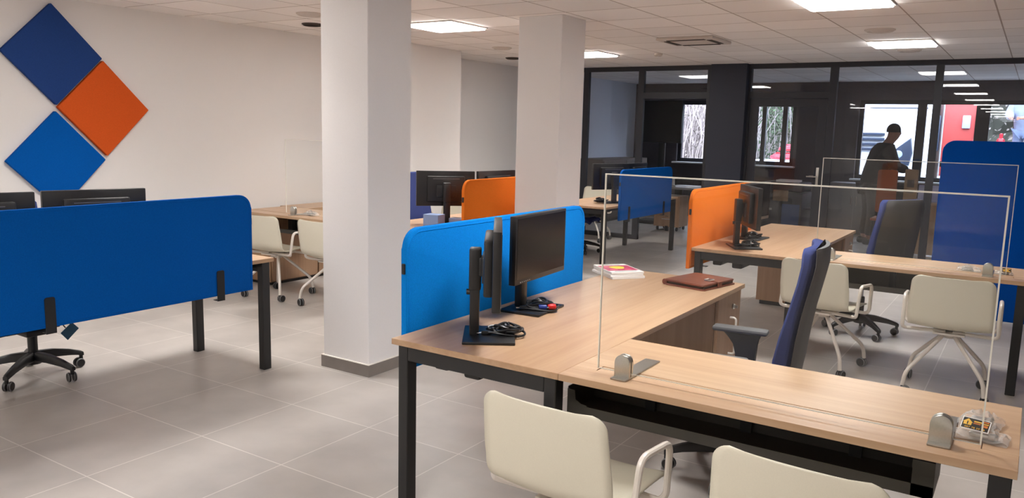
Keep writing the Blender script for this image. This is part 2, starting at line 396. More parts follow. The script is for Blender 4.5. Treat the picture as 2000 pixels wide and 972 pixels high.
# ------------------------------------------------------------------ far room behind the glass
holes = [(-5.95, -5.05, 1.06, 2.23), (-4.52, -3.72, 1.06, 2.2), (-2.66, 1.9, .90, 2.25)]
xs = sorted({-7.1, RX1+.2} | {h[0] for h in holes} | {h[1] for h in holes}); zs = sorted({-.1, CH} | {h[2] for h in holes} | {h[3] for h in holes})
q = MB()
for i in range(len(xs)-1):
    for k in range(len(zs)-1):
        cx, cz = (xs[i]+xs[i+1])/2, (zs[k]+zs[k+1])/2
        if any(h[0] < cx < h[1] and h[2] < cz < h[3] for h in holes): continue
        q.box(xs[i], xs[i+1], YF, YF+.28, zs[k], zs[k+1])
struct(q.build('wall_facade', 'facade', smooth=False))
def window(n, x0, x1, z0, z1, bars, fw=.07):
    q = MB(); ya, yb = YF+.06, YF+.13
    q.box(x0, x0+fw, ya, yb, z0, z1); q.box(x1-fw, x1, ya, yb, z0, z1); q.box(x0+fw, x1-fw, ya, yb, z1-fw, z1); q.box(x0+fw, x1-fw, ya, yb, z0, z0+fw)
    for a, w in bars: q.box(a-w/2, a+w/2, ya, yb, z0+fw, z1-fw)
    w_ = struct(q.build('window_%d' % n, 'frame', smooth=False))
    pane(x0+fw, x1-fw, z0+fw, z1-fw, YF+.095, w_, 'window_glass', .006)
    q = MB(); q.box(x0-.05, x1+.05, YF-.12, YF+.06, z0-.03, z0, .005, 1); q.build('sill', 'white_sill', w_, smooth=False)
window(1, -5.95, -5.05, 1.06, 2.23, [])
window(2, -4.52, -3.72, 1.06, 2.2, [(-4.3, .075), (-3.925, .085)])
window(3, -2.66, 1.9, .90, 2.25, [(-1.69, .14), (-.80, .2), (.45, .14)])
def radiator(x0, x1, label):
    t = thing('radiator', label, 'radiator', ((x0+x1)/2, YF-.09, 0)); w = (x1-x0)/2
    q = MB(); q.box(-w, w, -.03, .03, .12, .72, .01)
    for k in range(int(2*w/.06)): q.box(-w+.02+k*.06, -w+.045+k*.06, -.038, -.03, .15, .69)
    q.box(-w+.1, -w+.14, -.02, .02, 0, .12); q.box(w-.14, w-.1, -.02, .02, 0, .12)
    q.build('body', 'frame', t, smooth=False)
    q = MB(); q.box(-w, w, -.045, .045, .72, .745, .004, 1); q.build('top_grille', 'white_sill', t, smooth=False)
radiator(-5.9, -5.1, 'dark radiator with white top below the narrow window at left')
radiator(-2.5, -.9, 'long dark radiator with white top below the wide window')
# tv on stand
t = thing('television', 'big dark switched-off television on a floor stand behind the glass', 'television', (-5.6, 13.45, 0))
q = MB(); q.box(-.43, .36, -.03, .03, 1.43, 2.17, .008); q.build('housing', 'tvblack', t)
q = MB(); q.box(-.42, .35, -.033, -.029, 1.445, 2.16); q.build('display', 'screen_off', t, smooth=False)
q = MB(); q.box(-.06, .06, -.005, .045, .05, 1.5, .004); q.build('post', 'metal_black', t)
q = MB(); q.box(-.35, .35, -.25, .25, 0, .05, .01); q.build('base', 'metal_black', t)
# cabinet along far left wall
t = thing('sideboard', 'dark taupe sideboard along the pale wall behind the glass', 'cabinet', (-6.6, 13.6, 0))
q = MB(); q.box(-.25, .25, -.95, .95, .05, 1.12, .004, 1); q.build('body', 'taupe_cab', t, smooth=False)
q = MB(); q.box(-.23, .22, -.92, .92, 0, .05); q.build('plinth', 'metal_black', t, smooth=False)
for k in (-1, 1):
    q = MB(); q.box(.25, .265, k*.47-.45, k*.47+.45, .08, 1.09, .003, 1); d = q.build('door', 'taupe_cab', t, smooth=False)
    q = MB(); q.box(.266, .285, k*.07-.006, k*.07+.006, .5, .7, .003, 1); q.build('handle', 'steel', d, smooth=False)
# far desk with pedestal
t = thing('table', 'grey table with white papers behind the doorway of the glass partition', 'table', (-4.75, 12.75, 0))
q = MB(); q.prism(rrect(-.35, .75, -.35, .35, .1), 2, .70, .735); q.build('tabletop', 'grey_table', t)
for sx in (-.28, .66):
    for sy in (-.28, .28):
        q = MB(); q.box(sx-.025, sx+.025, sy-.025, sy+.025, 0, .70); q.build('leg', 'metal_black', t, smooth=False)
q = MB(); q.prism([(-.1, -.15), (.32, -.12), (.3, .12), (-.12, .1)], 2, 0, .008); tag(q.build('paper_stack', 'paper'), 'white papers lying on the grey table behind the doorway', 'papers', None, (-4.7, 12.72, .7355))
q = MB(); q.lathe([(.045, 0), (.05, .02), (.035, .03), (.03, .09), (.034, .13), (.01, .135)]); tag(q.build('desk_lamp_base', 'steel'), 'small steel round object standing on the grey table', 'ornament', None, (-4.98, 12.5, .7355))
t = thing('pedestal', 'wooden mobile pedestal on casters below the grey table', 'drawer pedestal', (-5.02, 12.65, 0))
q = MB(); q.box(-.24, .2, -.2, .2, .07, .58, .003, 1); q.build('body', 'oak_z', t, smooth=False)
for k in range(3):
    q = MB(); q.box(-.22, .18, -.214, -.2, .085+k*.163, .24+k*.163, .002, 1); d = q.build('drawer', 'oak_z', t, smooth=False)
    q = MB(); q.tube([(-.09, -.228, .2+k*.163), (.05, -.228, .2+k*.163)], .006); q.build('handle', 'steel', d)
for sx in (-.19, .15):
    for sy in (-.15, .15):
        q = MB(); q.lathe([(.02, -.012), (.033, -.012), (.033, .012), (.02, .012)], (sx, sy, .035), 14, 0); q.box(sx-.012, sx+.012, sy-.012, sy+.012, .035, .07); q.build('caster', 'caster', t)
# copier
t = thing('photocopier', 'dark photocopier with blue front panel behind the glass door', 'photocopier', (-3.08, 12.25, 0))
q = MB(); q.box(-.3, .3, -.28, .28, .03, .78, .015); q.build('body', 'copier', t)
q = MB(); q.box(-.29, .29, -.26, .28, .80, .93, .02); q.build('scanner_lid', 'copier', t)
q = MB(); q.box(.02, .27, -.29, -.28, .2, .62, .003); q.build('front_panel', 'copier_blue', t)
q = MB(); q.box(-.27, -.03, -.29, -.28, .2, .7, .003); d = q.build('drawer', 'copier', t)
q = MB(); q.box(-.2, -.12, -.296, -.289, .52, .55, .002); q.build('handle', 'steel', d)
q = MB(); q.box(.31, .5, -.22, .2, .55, .57, .004); q.build('paper_tray', 'copier', t)
q = MB(); q.box(-.12, .1, -.3, -.285, .66, .82, .01); q.build('control_panel', 'card', t)
q = MB(); q.prism([(-.2, -.2), (.12, -.18), (.1, .1), (-.21, .08)], 2, 0, .03); tag(q.build('paper_stack', 'paper'), 'stack of white paper on top of the photocopier', 'papers', None, (-2.98, 12.2, .935))
# grey cabinet, reception desk, tall card box, board, chair
t = thing('filing_cabinet', 'low grey cabinet beneath the wide window left of standing person', 'cabinet', (-2.45, 14.3, 0))
q = MB(); q.box(-.4, .4, -.22, .22, .03, .86, .004, 1); q.build('body', 'grey_table', t, smooth=False)
for k in (-1, 1):
    q = MB(); q.box(k*.195-.19, k*.195+.19, -.235, -.22, .05, .84, .003, 1); d = q.build('door', 'grey_table', t, smooth=False)
    q = MB(); q.tube(rounded([(k*.04, -.235, .5), (k*.04, -.26, .5), (k*.04, -.26, .65), (k*.04, -.235, .65)], .01), .006); q.build('handle', 'chrome', d)
t = thing('reception_desk', 'wooden desk with solid side panel behind the glass near the blue floor screen', 'desk', (-1.1, 12.7, 0))
q = MB(); q.box(-.45, .95, -.42, .38, .715, .74, .002, 1); q.build('desktop', 'oak_x', t, smooth=False)
for x in (-.43, .93): 
    q = MB(); q.box(x-.0125, x+.0125, -.4, .36, 0, .715); q.build('side_panel', 'oak_z', t, smooth=False)
q = MB(); q.box(-.417, .917, -.36, -.34, .02, .715); q.build('front_panel', 'oak_z', t, smooth=False)
t = thing('cardboard_box', 'tall narrow cardboard box standing on the far wooden desk', 'box', (-1.44, 12.45, .7405))
q = MB(); q.box(-.08, .08, -.06, .06, 0, .44, .002, 1); q.build('carton', 'card', t, smooth=False)
q = MB(); q.box(-.045, .045, -.0615, -.06, .12, .16); q.box(-.045, .045, -.0615, -.06, .2, .3); q.build('printed_patch', 'taupe_cab', t, smooth=False)
t = thing('laptop', 'pale lavender open laptop on the far wooden desk', 'laptop', (-1.22, 12.6, .7405))
q = MB(); q.box(-.15, .15, -.1, .12, 0, .018, .004); q.build('keyboard_base', 'lavender', t)
q = MB(); q.prism([(.1, .018), (.112, .018), (.17, .22), (.158, .22)], 0, -.15, .15); q.build('lid', 'lavender', t, smooth=False)
q = MB(); q.box(-.1, .1, -.07, .07, 0, .05, .004); tag(q.build('paper_stack', 'paper'), 'white block of paper on the far desk beside the blue floor screen', 'papers', None, (-.86, 12.5, .7405))
t = thing('chair', 'orange-brown chair back in front of the standing person', 'chair', (-1.76, 12.55, 0))
q = MB(); q.prism(rrect(-.13, .13, .55, 1.16, .03), 1, -.02, .02, .008); q.build('backrest', 'brown_board', t)
q = MB(); q.box(-.19, .19, .0, .4, .42, .46, .015); q.build('seat', 'brown_board', t)
for sx in (-.16, .16):
    for sy in (.02, .37):
        q = MB(); q.tube([(sx, sy, 0), (sx*.92, sy, .42)], .014); q.build('leg', 'metal_black', t)
q = MB(); q.box(-.1, .1, -.012, .03, .44, .6); q.build('back_bracket', 'metal_black', t)

# ------------------------------------------------------------------ people
def skinmesh(name, verts, edges, rad, mname, parent, sub=2):
    me = bpy.data.meshes.new(name); me.from_pydata(verts, edges, []); me.materials.append(M[mname])
    o = bpy.data.objects.new(name, me); COL.objects.link(o); o.parent = parent
    md = o.modifiers.new('skin', 'SKIN')
    for i, r in enumerate(rad):
        sv = me.skin_vertices[0].data[i]; sv.radius = r if isinstance(r, tuple) else (r, r); sv.use_root = (i == 0)
    md.use_smooth_shade = True
    s = o.modifiers.new('sub', 'SUBSURF'); s.levels = sub; s.render_levels = sub
    return o
def person(label, loc, rz, coat, legs, lean=0., arms='down', hair='hair'):
    t = thing('person', label, 'person', loc, rz)
    L = lean
    hip = (0, 0, .95)
    V = [hip, (0, .02+.1*L, 1.15), (0, .04+.3*L, 1.35), (0, .03+.42*L, 1.5), (0, .06+.5*L, 1.58), (0, .08+.56*L, 1.66), (0, .09+.58*L, 1.76)]
    rad = [(.15, .11), (.15, .11), (.16, .115), (.085, .08), (.065, .065), (.085, .10), (.08, .095)]
    E = [(0, 1), (1, 2), (2, 3), (3, 4), (4, 5), (5, 6)]
    for s in (-1, 1):
        n = len(V)
        if arms == 'down': jo = [(s*.19, .03+.36*L, 1.44), (s*.25, .02+.3*L, 1.16), (s*.24, .14+.2*L, .93), (s*.235, .17+.2*L, .84)]
        else: jo = [(s*.19, .03+.36*L, 1.44), (s*.25, .1+.36*L, 1.2), (s*.13, .36+.3*L, 1.14), (s*.08, .43+.3*L, 1.13)]
        V += jo; rad += [.062, .05, .036, .03]; E += [(2, n), (n, n+1), (n+1, n+2), (n+2, n+3)]
        n = len(V)
        V += [(s*.1, 0, .86), (s*.11, .03, .5), (s*.12, -.01, .09), (s*.125, .12, .045)]; rad += [.085, .06, .042, (.042, .03)]; E += [(0, n), (n, n+1), (n+1, n+2), (n+2, n+3)]
        # fingers and thumb
        h = V[-5]; w = Vector(h); d = (Vector(h)-Vector(V[-6])).normalized(); side = Vector((1, 0, 0)) if arms == 'down' else Vector((0, 0, 1))
        for f in range(4):
            n = len(V); p1 = w+d*.05+side*(f-1.5)*.016; p2 = p1+d*(.035+.006*(f in (1, 2)))
            V += [tuple(p1), tuple(p2)]; rad += [.009, .007]; E += [(len(V)-2 if False else V.index(h), n), (n, n+1)]
        n = len(V); p1 = w+Vector((-s*.03, .02, 0)); p2 = p1+d*.03
        V += [tuple(p1), tuple(p2)]; rad += [.011, .009]; E += [(V.index(h), n), (n, n+1)]
    skinmesh('body', V, E, rad, 'skin', t)
    # head detail: nose, ears, eyes
    hc = Vector(V[5])+Vector((0, .0, .02))
    q = MB()
    q.lathe([(.006, .02), (.014, 0), (.017, -.03), (.004, -.036)], tuple(hc+Vector((0, .088, .02))), 8)
    for s in (-1, 1): q.lathe([(.004, -.006), (.02, -.004), (.022, .004), (.006, .008)], tuple(hc+Vector((s*.078, .0, .0))), 10, 0)
    q.build('nose_and_ears', 'skin', t)
    q = MB(); rows = []
    for i in range(9):
        a = i/8*R(105); rr = sin(a)
        rows.append([tuple(hc+Vector((.088*rr*cos(k/16*2*pi), -.012+.103*rr*sin(k/16*2*pi), .045+.108*cos(a)-(.05*max(0, sin(k/16*2*pi))*0)))) for k in range(16)])
    rows = [r for r in rows[1:]]
    V_ = q.grid(rows, True); q.face([v for v in V_[0]])
    q.build('hair', hair, t)
    CV = [(0, .0, .8), (0, .0, .95), (0, .02+.1*L, 1.15), (0, .04+.3*L, 1.37), (0, .03+.44*L, 1.52)]; CR = [(.2, .16), (.21, .17), (.225, .18), (.235, .18), (.10, .10)]; CE = [(0, 1), (1, 2), (2, 3), (3, 4)]
    for s in (-1, 1):
        n = len(CV); a = V[7 if s < 0 else 7+8+10]
        base = 7 if s < 0 else 7+8+10
        CV += [V[base], V[base+1], V[base+2]]; CR += [.105, .09, .065]; CE += [(3, n), (n, n+1), (n+1, n+2)]
    skinmesh('coat', CV, CE, CR, coat, t)
    TV = [(0, 0, .95)]; TR = [(.17, .125)]; TE = []
    for s in (-1, 1):
        n = len(TV); TV += [(s*.1, 0, .86), (s*.11, .03, .5), (s*.12, -.01, .12)]; TR += [.11, .085, .07]; TE += [(0, n), (n, n+1), (n+1, n+2)]
    skinmesh('trousers', TV, TE, TR, legs, t)
    q = MB()
    for s in (-1, 1): q.box(s*.122-.05, s*.122+.05, -.09, .19, 0, .09, .03)
    q.build('shoes', 'coat', t)
    return t
person('dark standing person in a dark coat silhouetted against the wide window', (-2.08, 13.2, 0), R(-62), 'coat', 'coat', .35, 'front')

# ------------------------------------------------------------------ outside
q = MB(); q.box(-40, 30, YF+.28, 60, -.3, -.12); struct(q.build('ground', 'asphalt', smooth=False))
# truck cab and red box body
t = thing('truck', 'white truck with dark grille outside the wide window', 'truck', (-2.62, 18.6, -.12))
q = MB(); q.prism([(-.9, .35), (-.95, 1.0), (-.9, 2.5), (-.5, 3.3), (1.6, 3.35), (1.6, .35)], 0, -1.1, .85, .06); q.build('cab', 'truck_white', t)
q = MB(); q.prism([(-.88, 2.6), (-.84, 2.6), (-.53, 3.22), (-.57, 3.22)], 0, -1.0, .75); q.build('windscreen', 'truck_glass', t, smooth=False)
q = MB()
for k in range(4): q.box(-.95, .02, -.985, -.93, 1.48+k*.1, 1.535+k*.1, .01)
q.build('grille', 'truck_dark', t)
q = MB(); q.prism([(.1, 1.35), (.22, 1.5), (.5, 1.75), (.55, 1.45), (.5, 1.2), (.12, 1.25)], 1, -.99, -.9, .02); q.build('headlight_surround', 'truck_dark', t)
q = MB(); q.lathe([(.01, -1.01), (.07, -1.0), (.09, -.97), (.09, -.95)], (.3, 0, 1.42), 16, 1); q.build('headlight', 'lampglass', t)
q = MB(); q.box(-1.1, .87, -1.1, -.9, .55, 1.08, .05); q.build('bumper', 'truck_white', t)
q = MB()
for x in (-.8, .6): q.lathe([(.15, -.14), (.46, -.14), (.5, -.1), (.5, .1), (.46, .14), (.15, .14)], (x, .1, .5), 24, 0)
q.build('wheels', 'caster', t)
q = MB(); q.box(.88, .97, -.7, -.58, 1.5, 2.2, .03); q.tube([(.8, -.4, 2.0), (.92, -.62, 2.0)], .02); q.build('mirror', 'truck_dark', t)
t = thing('van', 'red box vehicle with white edge post parked outside at right', 'van', (-1.2, 18.0, -.12))
q = MB(); q.box(-.40, .14, -.1, 1.6, .62, 2.9, .02); q.build('box_body', 'truck_red', t)
q = MB(); q.prism([(.10, 1.0), (.18, 1.0), (.27, 2.9), (.19, 2.9)], 1, -.16, -.02, .01); q.build('edge_post', 'truck_white', t)
q = MB(); q.box(-.08, .06, -.16, -.1, 1.95, 2.2, .02); q.build('lock_box', 'lampglass', t)
q = MB(); q.box(.28, 2.2, -.2, 1.6, .9, 1.02, .02); q.box(-.42, .28, -.16, -.1, .9, 1.02, .02); q.build('flatbed', 'truck_white', t)
q = MB()
for x in (-.2, 1.2): q.lathe([(.15, -.12), (.4, -.12), (.45, -.08), (.45, .08), (.4, .12), (.15, .12)], (x, .4, .45), 24, 0)
q.build('wheels', 'caster', t)
q = MB(); q.box(-.3, 1.4, .3, .6, .4, .9); q.build('chassis', 'truck_dark', t)
q = MB(); q.lathe([(.09, 0), (.095, .03), (.095, .62), (.06, .74), (.03, .76), (.03, .84), (.005, .85)], n=20); tag(q.build('gas_cylinder', 'extred'), 'red upright cylinder beside the grey-clad worker outside', 'gas cylinder', None, (-.62, 18.1, .905))
person('worker in grey jacket and trousers outside at the right frame edge', (-.24, 18.1, .905), R(160), 'jacket', 'trousers', .1, 'front')
# red hoses on a low flatbed
t = thing('trailer', 'low white trailer carrying the red hoses outside the door window', 'trailer', (-4.5, 17.6, -.12))
q = MB(); q.box(-.75, .75, -.35, .9, .95, 1.2, .02); q.build('bed', 'truck_white', t)
q = MB()
for x in (-.7, .7): q.lathe([(.1, -.08), (.36, -.08), (.4, -.05), (.4, .05), (.36, .08), (.1, .08)], (x, .2, .4), 20, 0)
q.box(-.7, .7, .1, .3, .35, .95); q.build('wheels_and_axle', 'caster', t)
for k in range(2):
    q = MB(); pts = []
    for i in range(60):
        a = i/60*2*pi*2.6; r = .40-.1*k-.1*(i/60); pts.append((r*1.3*cos(a), r*.9*sin(a), .045+.085*(i/60)))
    q.tube(pts, .045, 8); tag(q.build('hose', 'hose'), ['thick red hose coil, lower of the two on the trailer outside', 'thick red hose coil, upper of the two on the trailer outside'][k], 'hose', 'red hoses on the trailer', (-4.35+.04*k, 17.85, 1.083+.178*k))
q = MB(); q.tube([(-.95, -.925, 2.33), (.75, -.925, 2.33)], .012, 6); q.build('bonnet_seam', 'truck_dark', [o for o in bpy.data.objects if o.name == 'truck'][0])
# hedge closing the view
t = thing('hedge', 'dense tall hedge closing the view behind the vehicles outside', 'hedge', (-4, 23.2, -.12))
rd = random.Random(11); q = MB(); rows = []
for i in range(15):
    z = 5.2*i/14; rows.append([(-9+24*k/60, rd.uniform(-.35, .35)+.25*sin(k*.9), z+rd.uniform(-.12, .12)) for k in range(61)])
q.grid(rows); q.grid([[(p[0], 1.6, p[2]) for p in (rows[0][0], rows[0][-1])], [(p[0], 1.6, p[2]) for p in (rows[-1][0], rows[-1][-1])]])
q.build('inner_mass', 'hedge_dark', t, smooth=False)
q = MB()
for i in range(7000):
    c = Vector((rd.uniform(-9, 15), rd.uniform(-.65, .1), rd.uniform(.1, 5.4))); s_ = rd.uniform(.03, .08)
    a = Vector((rd.uniform(-1, 1), rd.uniform(-1, 1), rd.uniform(-1, 1))).normalized(); bb = a.orthogonal().normalized(); cc = a.cross(bb)
    q.face([q.bm.verts.new(c+bb*s_), q.bm.verts.new(c+cc*s_*.5+a*s_*.2), q.bm.verts.new(c-bb*s_), q.bm.verts.new(c-cc*s_*.5+a*s_*.2)])
q.build('leaves', 'leaf_dry', t, smooth=False, recalc=False)
# shrubs
def shrub(label, x0, x1, y, h, leafm, nleaf, ntw, seed):
    rd = random.Random(seed); cx = (x0+x1)/2
    t = thing('shrub', label, 'shrub', (cx, y, -.12)); w = (x1-x0)/2
    q = MB()
    for i in range(ntw):
        x = rd.uniform(-w, w); yy = rd.uniform(-.4, .4); p = [(x, yy, 0)]
        hh = h*rd.uniform(.6, 1.05); dx = rd.uniform(-.7, .7); dy = rd.uniform(-.3, .3)
        for k in range(1, 6):
            f = k/5; p.append((x+dx*f*f+rd.uniform(-.05, .05), yy+dy*f, hh*f*(1-.18*f*abs(dx))))
        q.tube(p, .01, 4, rads=[.016*(1-.13*k) for k in range(6)])
        if i % 2 == 0:
            k = rd.randint(2, 4); b0 = Vector(p[k]); q.tube([tuple(b0), tuple(b0+Vector((rd.uniform(-.35, .35), rd.uniform(-.2, .2), rd.uniform(.2, .6))))], .006, 4)
    q.build('stems', 'twig', t)
    q = MB()
    for i in range(nleaf):
        c = Vector((rd.uniform(-w, w), rd.uniform(-.5, .6), h*rd.random()**.8)); s_ = rd.uniform(.025, .06)
        a = Vector((rd.uniform(-1, 1), rd.uniform(-1, 1), rd.uniform(-1, 1))).normalized(); bb = a.orthogonal().normalized(); cc = a.cross(bb)
        vs = [q.bm.verts.new(c+bb*s_), q.bm.verts.new(c+cc*s_*.5+a*s_*.2), q.bm.verts.new(c-bb*s_), q.bm.verts.new(c-cc*s_*.5+a*s_*.2)]
        q.face(vs)
    q.build('leaves', leafm, t, smooth=False, recalc=False)
shrub('tangle of bare twigs outside the narrow left window', -7.6, -5.6, 18.4, 3.4, 'leaf_dry', 2600, 210, 3)
shrub('leafy green ivy bush outside behind the red hoses', -5.9, -4.4, 20.3, 3.6, 'leaf', 5200, 70, 4)
shrub('bare hedge outside left of the white truck', -9.2, -7.2, 20.6, 3.8, 'leaf_dry', 2600, 140, 5)

# ------------------------------------------------------------------ desks
DT, TH = .74, .025
def desk(label, x, y, sx, far_frame=True, near_frame=True, ret=1.40, length=2.2, tray=True):
    """sx=1: user on +x side and return going +x; sx=-1 mirrored"""
    t = thing('desk', label, 'desk', (x, y, 0))
    W = .79
    def mb(): return MB(sx)
    q = mb(); q.box(0, W-.001, 0, length, DT-TH, DT, .0015, 1); q.build('desktop', ['oak_y'], t, smooth=False)
    if ret:
        q = mb(); q.box(W+.0005, W+ret, 0, .122, DT-TH, DT, .001, 1); q.box(W+.0005, W+ret, .182, .61, DT-TH, DT, .001, 1); q.box(W+.0005, W+.09, .122, .182, DT-TH, DT); q.box(W+ret-.09, W+ret, .122, .182, DT-TH, DT)
        q.build('return_top', 'oak_x', t, smooth=False)
        q = mb(); q.box(W+.093, W+ret-.093, .1255, .1785, DT-TH, DT-.0015); q.build('cable_flap', 'oak_x', t, smooth=False)
        q = mb(); q.box(W+.08, W+ret-.08, .115, .19, DT-TH-.004, DT-TH); q.build('flap_gap_shade', 'darkgap', t, smooth=False)  # dark strip added below the flap, paints the shade in its gaps
    def frame(v0, v1, vs):
        q = mb(); q.box(.07, W-.07, v0+.0005, v1-.0005, DT-TH-.065, DT-TH-.001, .003, 1); q.build('crossbar', 'metal_black', t, smooth=False)
        for u in (.02, W-.07):
            q = mb(); q.box(u, u+.05, v0, v1, 0, DT-TH-.001, .003, 1); q.build('leg', 'metal_black', t, smooth=False)
    if near_frame: frame(.02, .08, 0)
    if far_frame: frame(length-.08, length-.02, 0)
    q = mb(); q.box(.12, .16, .08, length-.08, DT-TH-.05, DT-TH-.001); q.box(W-.16, W-.12, .08, length-.08, DT-TH-.05, DT-TH-.001); q.build('rail', 'metal_black', t, smooth=False)
    q = mb(); q.box(.13, .2, .12, .3, DT-TH-.11, DT-TH-.05, .01); q.box(.28, .36, .12, .34, DT-TH-.12, DT-TH-.05, .012); q.build('power_box', 'blackplastic', t)
    if ret:
        for v in (.02, .53):
            q = mb(); q.box(W+ret-.065, W+ret-.01, v, v+.06, 0, DT-TH-.001, .003, 1); q.build('leg', 'metal_black', t, smooth=False)
        q = mb(); q.box(W+ret-.06, W+ret-.015, .08, .53, DT-TH-.06, DT-TH-.001); q.build('crossbar', 'metal_black', t, smooth=False)
        q = mb(); q.box(W, W+ret-.065, .4, .44, DT-TH-.04, DT-TH-.001); q.build('rail', 'metal_black', t, smooth=False)
        if tray:
            a0, a1 = W-.035, W+ret-.2
            q = mb()
            q.box(a0, a1, .14, .143, .547, .585)                      # front lip
            q.prism([(a0, .547), (a0+.035, .547), (a0+.085, .59), (a0+.06, .592), (a0+.035, .605), (a0+.03, .64), (a0, .642)], 1, .1395, .1435)
            q.box(a1-.06, a1, .14, .1434, .547, .66)
            q.box(a0, a1, .143, .36, .547, .55)
            q.box(a0, a1, .36, .363, .547, DT-TH-.042)
            q.box(a0, a0+.003, .143, .36, .55, .65); q.box(a1-.003, a1, .143, .36, .55, .68)
            q.build('cable_tray', 'metal_tray', t, smooth=False)
            for u in (a0+.25, (a0+a1)/2, a1-.25):
                q = mb(); q.box(u-.02, u+.02, .34, .3595, .55, DT-TH-.001); q.build('tray_bracket', 'metal_black', t, smooth=False)
    return t
desk('light oak L-shaped desk in front carrying leather folder and two monitors', -2.148, 2.42, 1, far_frame=False)
desk('light oak L-shaped desk behind, with the orange divider along its left edge', -2.148, 5.845, 1, far_frame=False)
desk('oak desk behind the large blue divider at the left frame edge', -4.08, 1.26, -1, near_frame=False, ret=0)
desk('oak desk between the columns with orange divider and blue boxes', -4.08, 5.14, -1, ret=1.74, far_frame=True)
desk('oak desk at the back left with blue divider by the partition', -4.08, 8.26, -1, ret=1.45)

def divider(label, x, y0, y1, sx, m, z0=.565, z1=1.165, group='desk dividers', brackets=(.37, -.25)):
    """felt panel on the long edge of a desk; sx = side the panel faces away from the desk"""
    t = thing('desk_divider', label, 'desk divider', (x, y0, z0), 0, group)
    L, H = y1-y0, z1-z0
    q = MB(); q.prism(rrect(0, L, 0, H, .085, (0, 0, 1, 1)), 0, -.015, .015, .006); q.build('panel', m, t, ang=50)
    out = rrect(.016, L-.016, .016, H-.016, .075, (0, 0, 1, 1))
    for s in (-1, 1):
        q = MB(); q.tube([(s*.0148, a, c) for a, c in out], .0022, 6, True); q.build('piping', m, t)
    for f in brackets:
        c = f if f > 0 else L+f
        q = MB(); q.prism(rrect(c-.026, c+.026, -.03, .155, .012, (0, 0, 1, 1)), 0, sx*.0155, sx*.0195)
        q.box(min(-sx*.03, sx*.0195), max(-sx*.03, sx*.0195), c-.02, c+.02, -.03, -.026)
        q.build('bracket', 'metal_black', t)
    for e in (-.004, L+.002):
        q = MB(); q.box(-.009, .009, e-.004, e+.006, H-.19, H-.145, .003, 1); q.build('edge_clip', 'blackplastic', t)
    return t
divider('large blue felt divider filling the left foreground', -4.06, 1.60, 3.262, 1, 'blue_felt2', .563, 1.163, brackets=(.42, -.24))
divider('bright blue felt divider behind the two front monitors', -2.168, 2.52, 4.09, -1, 'blue_felt', .575, 1.18)
divider('orange felt divider in the gap between the two columns', -4.06, 5.48, 7.05, 1, 'orange_felt', .563, 1.163)
divider('orange felt divider behind the angled monitors at right', -2.168, 5.83, 7.40, -1, 'orange_felt', .575, 1.18)
divider('blue felt divider at the back in front of the glass partition', -4.06, 8.56, 10.13, 1, 'blue_felt2', .563, 1.163, brackets=(.25, -.25))
# tall floor screen
t = thing('floor_screen', 'tall navy blue standing floor screen at the right frame edge', 'floor screen', (.1, 8.22, 0))
q = MB(); q.prism(rrect(-.82, .82, .02, 1.6, .1, (0, 0, 1, 1)), 1, -.02, .02, .008); q.build('panel', 'deep_blue', t, ang=50)
for sx in (-.6, .6):
    q = MB(); q.box(sx-.04, sx+.04, -.2, .2, 0, .02, .004); q.box(sx-.03, sx+.03, -.03, .03, .02, .06); q.build('foot', 'metal_black', t)
q = MB(); q.box(-.835, -.815, -.012, .012, 1.36, 1.41, .003); q.build('edge_clip', 'blackplastic', t)

# pedestals under the desk ends
def end_cupboard(label, x, y):
    t = thing('cupboard', label, 'cupboard', (x, y, 0))
    q = MB(); q.box(0, .74, .0, .40, .04, .712, .002, 1); q.build('body', 'oak_z', t, smooth=False)
    q = MB(); q.box(.03, .70, .02, .38, 0, .04); q.build('plinth', 'metal_black', t, smooth=False)
    q = MB(); q.box(.742, .76, .005, .395, .045, .708, .002, 1); d = q.build('door', 'oak_z', t, smooth=False)
    q = MB(); q.tube(rounded([(.76, .22, .36), (.795, .22, .36), (.795, .22, .57), (.76, .22, .57)], .025), .0065); q.build('handle', 'cream_metal', d)
    q = MB(); q.lathe([(.014, .76), (.016, .768), (.012, .775), (.003, .776)], (0, .25, .63), 14, 0); q.box(.766, .79, .247, .253, .622, .638); q.build('lock', 'steel', d)
end_cupboard('oak cupboard with long handle under the end of front desk', -2.135, 4.21)
end_cupboard('oak cupboard under the far end of the desk with orange divider', -2.135, 7.635)
# credenza along left wall
t = thing('credenza', 'low oak credenza below the desk return by the left wall', 'cabinet', (-6.48, 5.9, 0))
q = MB(); q.box(-.2, .2, -.62, .62, .03, .70, .002, 1); q.build('body', 'oak_z', t, smooth=False)
q = MB(); q.box(-.19, .18, -.6, .6, 0, .03); q.build('plinth', 'metal_black', t, smooth=False)
for k in (-1, 1):
    q = MB(); q.box(.201, .217, k*.31-.3, k*.31+.3, .04, .69, .002, 1); d = q.build('door', 'oak_z', t, smooth=False)
    q = MB(); q.tube(rounded([(.217, k*.05, .35), (.24, k*.05, .35), (.24, k*.05, .52), (.217, k*.05, .52)], .015), .006); q.build('handle', 'cream_metal', d)
q = MB(); q.box(-.2, .22, -.14, .63, .703, .74, .0015, 1); q.build('top', 'oak_y', t, smooth=False)

